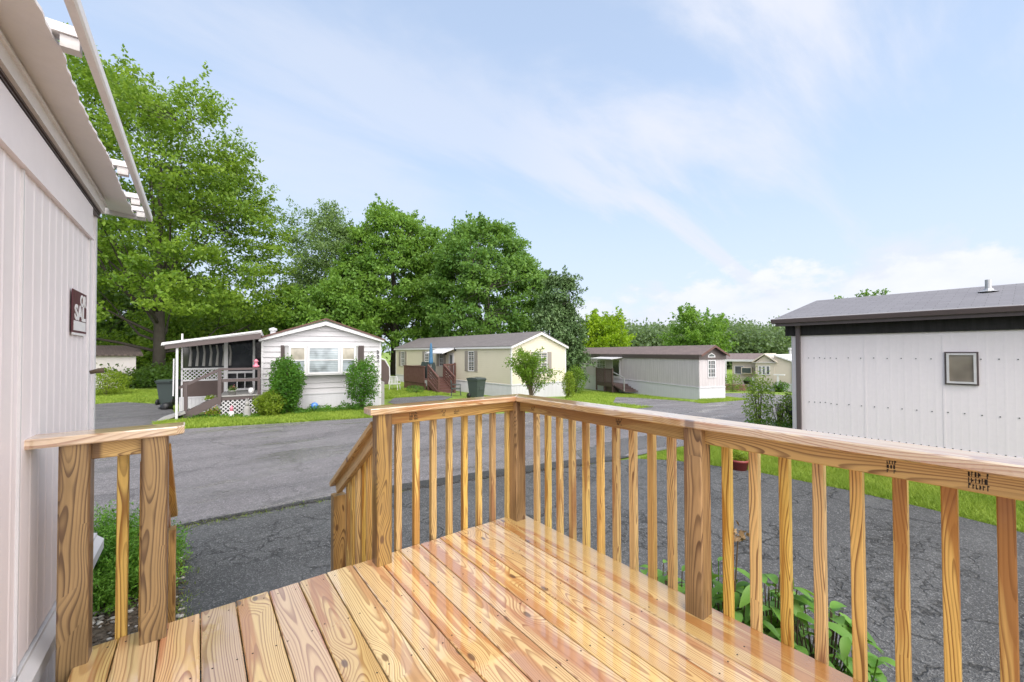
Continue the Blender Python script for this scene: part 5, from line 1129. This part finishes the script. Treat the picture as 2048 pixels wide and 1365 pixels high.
# woodland masses
def wood_mass(name, label, strip, mat, n, leaf, seed):
    r = np.random.default_rng(seed); P = []
    us = r.uniform(strip[0], strip[1], n); ds = r.uniform(strip[2], strip[3], n)
    for u, d in zip(us, ds):
        p = at(u, d); top = ztop(strip[4]+strip[5]*(noise.noise(Vector((u*.02, seed, 0)))+.6*noise.noise(Vector((u*.06, seed, 3)))), d)
        f = r.random()**.6; z = p.z+(top-p.z)*f; P.append((p[0], p[1], z))
    P = np.array(P); ci_ = np.repeat(np.arange(n), 26); C = P[ci_]+r.normal(size=(n*26, 3))*np.array([1, 1, .6])*leaf*2.1
    o = leaves(name, C, leaf, mat, None, up=.6); tag(o, label, 'woodland', None, 'stuff'); return o
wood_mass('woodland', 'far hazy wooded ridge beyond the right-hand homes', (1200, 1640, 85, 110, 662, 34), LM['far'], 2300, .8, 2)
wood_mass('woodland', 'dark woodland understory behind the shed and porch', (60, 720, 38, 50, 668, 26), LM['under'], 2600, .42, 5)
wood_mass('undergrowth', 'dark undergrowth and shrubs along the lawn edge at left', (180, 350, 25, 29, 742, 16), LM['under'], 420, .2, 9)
# shrubs by pixel survey of their foot points
bush('climbing_shrub', 'leafy column shrub left of the bay window', 'shrub', tuple(G(572, 829)), 1.95, .50, LM['shrub'], 41, 9000, .085, lump=.5)
bush('climbing_shrub', 'thinner leafy column shrub right of the bay window', 'shrub', tuple(G(724, 822)), 2.0, .50, LM['shrub'], 42, 6000, .08, lump=.55, z0=.1)
bush('low_shrub', 'low mounded shrub beside the white lattice', 'shrub', tuple(G(541, 833)), .85, .48, LM['shrub2'], 43, 5000, .07)
C = []
for k in range(2600):
    u = random.uniform(585, 745); g = G(u, 829-(u-585)*.055+random.gauss(0, 1.6)); C.append((g[0], g[1]+random.uniform(-.1, .25), random.uniform(0, .2)*(1+noise.noise(Vector((u*.05, 0, 0))))))
o = leaves('groundcover', np.array(C), .07, LM['shrub']); tag(o, 'low flowering ground cover along the white skirting', 'plants', None, 'stuff')
C = []
for k in range(900):
    u = random.uniform(360, 520); g = G(u, 839+random.gauss(0, 2)-(u-360)*.02); C.append((g[0], g[1], random.uniform(0, .14)))
o = leaves('groundcover', np.array(C), .06, LM['shrub']); tag(o, 'small weeds at the foot of the porch stair', 'plants', None, 'stuff')
bush('shed_shrub', 'yellow-green shrub beside the shed at far left', 'shrub', at(212, 21.), 1.35, .95, LM['shrub2'], 44, 3600, .09)
# forsythia: arching stems
fb_ = thing('forsythia_bush', 'large leafy forsythia with bare arching stems at the cream gable', 'shrub', tuple(G(1062, 806)))
mb = MB(); C = []; r = np.random.default_rng(50); mx_ = np.array([RT[0], RT[1], 0])
for k in range(70):
    a = r.uniform(0, 2*math.pi); right = math.cos(a); hh = r.uniform(1.7, 2.9) if right < .55 else r.uniform(1.0, 2.0); w = r.uniform(.4, 1.6)
    d = mx_*math.cos(a)*w*(1.15 if right > .3 else .8)+np.array([FW[0], FW[1], 0])*math.sin(a)*w*.6
    pts = [d*f*(.35+.65*f)+np.array([0, 0, hh*(f**.8)*(1.0 if f < .8 else 1-.12*(f-.8)/.2)]) for f in np.linspace(0, 1, 6)]
    mb.tube(pts, [.012, .01, .008, .006, .005, .003], 4)
    if right > .6 and r.random() < .75: nl = 14
    else: nl = 120
    for q in range(nl):
        f = r.uniform(.25, 1)**.7*5; i = min(int(f), 4); C.append(pts[i]*(1-(f-i))+pts[i+1]*(f-i)+r.normal(size=3)*.07)
mb.build('stem', M['stem'], fb_); leaves('foliage', np.array(C), .10, LM['forsythia'], fb_)
bush('side_shrub', 'slim bright shrub at the right corner of cream home', 'shrub', tuple(G(1137, 797)), 1.55, .33, LM['shrub2'], 45, 1700, .09)
bush('side_shrub', 'taller bright shrub between cream home and conifer', 'shrub', tuple(G(1152, 788)), 1.9, .55, LM['forsythia'], 46, 2200, .1)
bush('low_shrub', 'small leafy plant at the foot of the red-brown deck', 'shrub', tuple(G(831, 787)), .45, .5, LM['shrub'], 47, 700, .07)
bush('corner_shrub', 'loose upright leafy shrub by the near trailer corner', 'shrub', tuple(G(1518, 862)), 1.55, .30, LM['pale'], 48, 2000, .07, 9, .7)
bush('corner_shrub', 'sparse reddish twiggy shrub between two greener ones', 'shrub', tuple(G(1560, 868)), .95, .25, LM['pale'], 49, 500, .05, 16, .5)
bush('corner_shrub', 'dense green shrub against the near trailer corner', 'shrub', tuple(G(1588, 872)), 1.15, .3, LM['pale'], 51, 1800, .07, 12, .6)
C = []
for k in range(1500):
    g = G(random.uniform(1490, 1596), random.uniform(862, 884)); C.append((g[0], g[1], random.uniform(0, .35)))
o = leaves('groundcover', np.array(C), .06, LM['shrub']); tag(o, 'leafy ground cover around the near trailer corner', 'plants', None, 'stuff')
bp = thing('black_planter', 'black hanging planter by the near trailer corner', 'planter', tuple(np.array(G(1583, 872))+np.array([0, -.1, .45]))); mb = MB(); mb.lathe([(.1, 0), (.2, .12), (.23, .3), (.2, .3), (.17, .2), (.02, .15)], 16); mb.build('pot', M['black'], bp, True); mb = MB(); mb.tube([(0, 0, -.5), (0, 0, .0)], .02, 6); mb.build('stand', M['black'], bp)
gp = G(1478, 940); potted((gp[0], gp[1], gp[2]), .17, .20, M['terracotta'], LM['shrub2'], 420, 'wide red pot with a leafy plant on the grass strip', 1.05, .24, .05)
p = at(1494, 30.6); hb = potted((p[0], p[1], p[2]+.6), .28, .25, M['black'], LM['shrub'], 160, 'dark hanging basket plant before the distant beige home', 1.2, .35, .1)
bush('low_shrub', 'green shrub in front of the distant brick planter', 'shrub', at(1464, 31), 1.4, .7, LM['forsythia'], 52, 700, .12)
bush('low_shrub', 'small shrub at the beige wing wall', 'shrub', at(1562, 30.2), .8, .5, LM['shrub'], 53, 400, .12)
# juniper under the left rail
jn = thing('juniper_bush', 'feathery bright green juniper behind the left rail posts', 'shrub', (-2.47, 2.85, 0))
C = []; r = np.random.default_rng(60); mb = MB(); D_ = []
for k in range(330):
    d = r.normal(size=3); d[2] = abs(d[2])*.8+.15; d /= np.linalg.norm(d); Lb = r.uniform(.75, 1.05); e = d*np.array([.62, .6, .86])*Lb
    for f in np.linspace(.35, 1, 14):
        for q in range(9): C.append(e*f*np.array([1, 1, 1-.1*f])+r.normal(size=3)*.028); D_.append(d*1.0)
for k in range(26):
    d = r.normal(size=3); d[2] = abs(d[2])*.8+.15; d /= np.linalg.norm(d); mb.tube([(0, 0, 0), tuple(d*np.array([.25, .25, .3])), tuple(d*np.array([.5, .5, .62]))], [.014, .01, .004], 5)
mb.build('stem', M['stem'], jn); C = np.array(C); leaves('foliage', C, .034, LM['juniper'], jn, aspect=.3, nrm=np.array(D_)*.3)
# broad leaved plants along the right side of the deck
def broad_plant(loc, label, seed, n=26, h=.42, L=.17, group='leafy plants beside the deck'):
    t_ = thing('leafy_plant', label, 'plant', loc, 0, group); r = np.random.default_rng(seed); ml = MB(); ms = MB()
    for k in range(n):
        a = r.uniform(0, 2*math.pi); rad_ = r.uniform(.03, .27); hh = h*r.uniform(.5, 1.0)*(1-.35*(rad_/.24)**2)
        b = Vector((math.cos(a)*rad_, math.sin(a)*rad_, hh)); ms.tube([(b.x*.2, b.y*.2, 0), (b.x*.6, b.y*.6, hh*.7), b], [.005, .004, .003], 5)
        a2 = a+r.normal()*.6; dr = Vector((math.cos(a2), math.sin(a2), .25*r.normal()+.1)).normalized(); sd_ = dr.cross(Vector((r.normal()*.3, r.normal()*.3, 1))).normalized(); nn2 = sd_.cross(dr)
        LL = L*r.uniform(.6, 1.15); vs = []; m_ = 6
        for i in range(m_+1):
            f = i/m_; w = LL*.24*math.sin(math.pi*min(1, f*.93+.05))**.8*(1-.25*f); c_ = b+dr*LL*f-Vector((0, 0, 1))*LL*.45*f*f
            vs += [c_-sd_*w+nn2*w*.35, c_, c_+sd_*w+nn2*w*.35]
        ml.add(vs, [(3*i+j, 3*i+j+1, 3*i+j+4, 3*i+j+3) for i in range(m_) for j in (0, 1)])
    ms.build('stem', M['stem'] if seed % 3 else LM['broad'], t_); o = ml.build('foliage', LM['broad'], t_, True); return t_
spots = [(.52, -.82, .86, 'small leafy green plant left of the middle railing post, farthest from the viewer'), (.44, -1.0, .90, 'leafy green plant just left of the middle railing post'),
 (.52, -1.20, 1.02, 'leafy green plant under the dry seed heads, right of the middle railing post'), (.42, -1.34, 1.0, 'leafy green plant close behind the second baluster right of the middle post'), (.54, -1.46, 1.1, 'tallest leafy green plant, behind the third baluster right of the middle post'),
 (.70, -1.36, .9, 'leafy plant on the driveway side of the tallest one'), (.46, -1.60, 1.02, 'broad-leaved plant right of the tallest plant beside the deck'), (.64, -1.66, .95, 'broad-leaved plant reaching farthest over the dark driveway'),
 (.46, -1.80, .95, 'leafy plant nearest the viewer at the foot of the railing')]
for k, (x, y, hh, lb) in enumerate(spots):
    broad_plant((x, y, 0), lb, 70+k, 95, hh, .14)
for k, (x, y) in enumerate([(.46, -1.10), (.50, -1.30)]):
    t_ = thing('spent_flower', ['left one of the two dry brown seed heads above the leafy plants', 'right one of the two dry brown seed heads above the leafy plants'][k], 'flower', (x, y, 0), 0, 'spent flower heads'); mb = MB(); mb.tube([(0, 0, 0), (.01, .02, .6), (.03, -.01, 1.16)], .004, 5); mb.build('stalk', M['stem'], t_)
    P = rng.normal(size=(30, 3))*.018+np.array([.03, -.01, 1.17]); leaves('seed_head', P, .04, LM['dry'], t_)
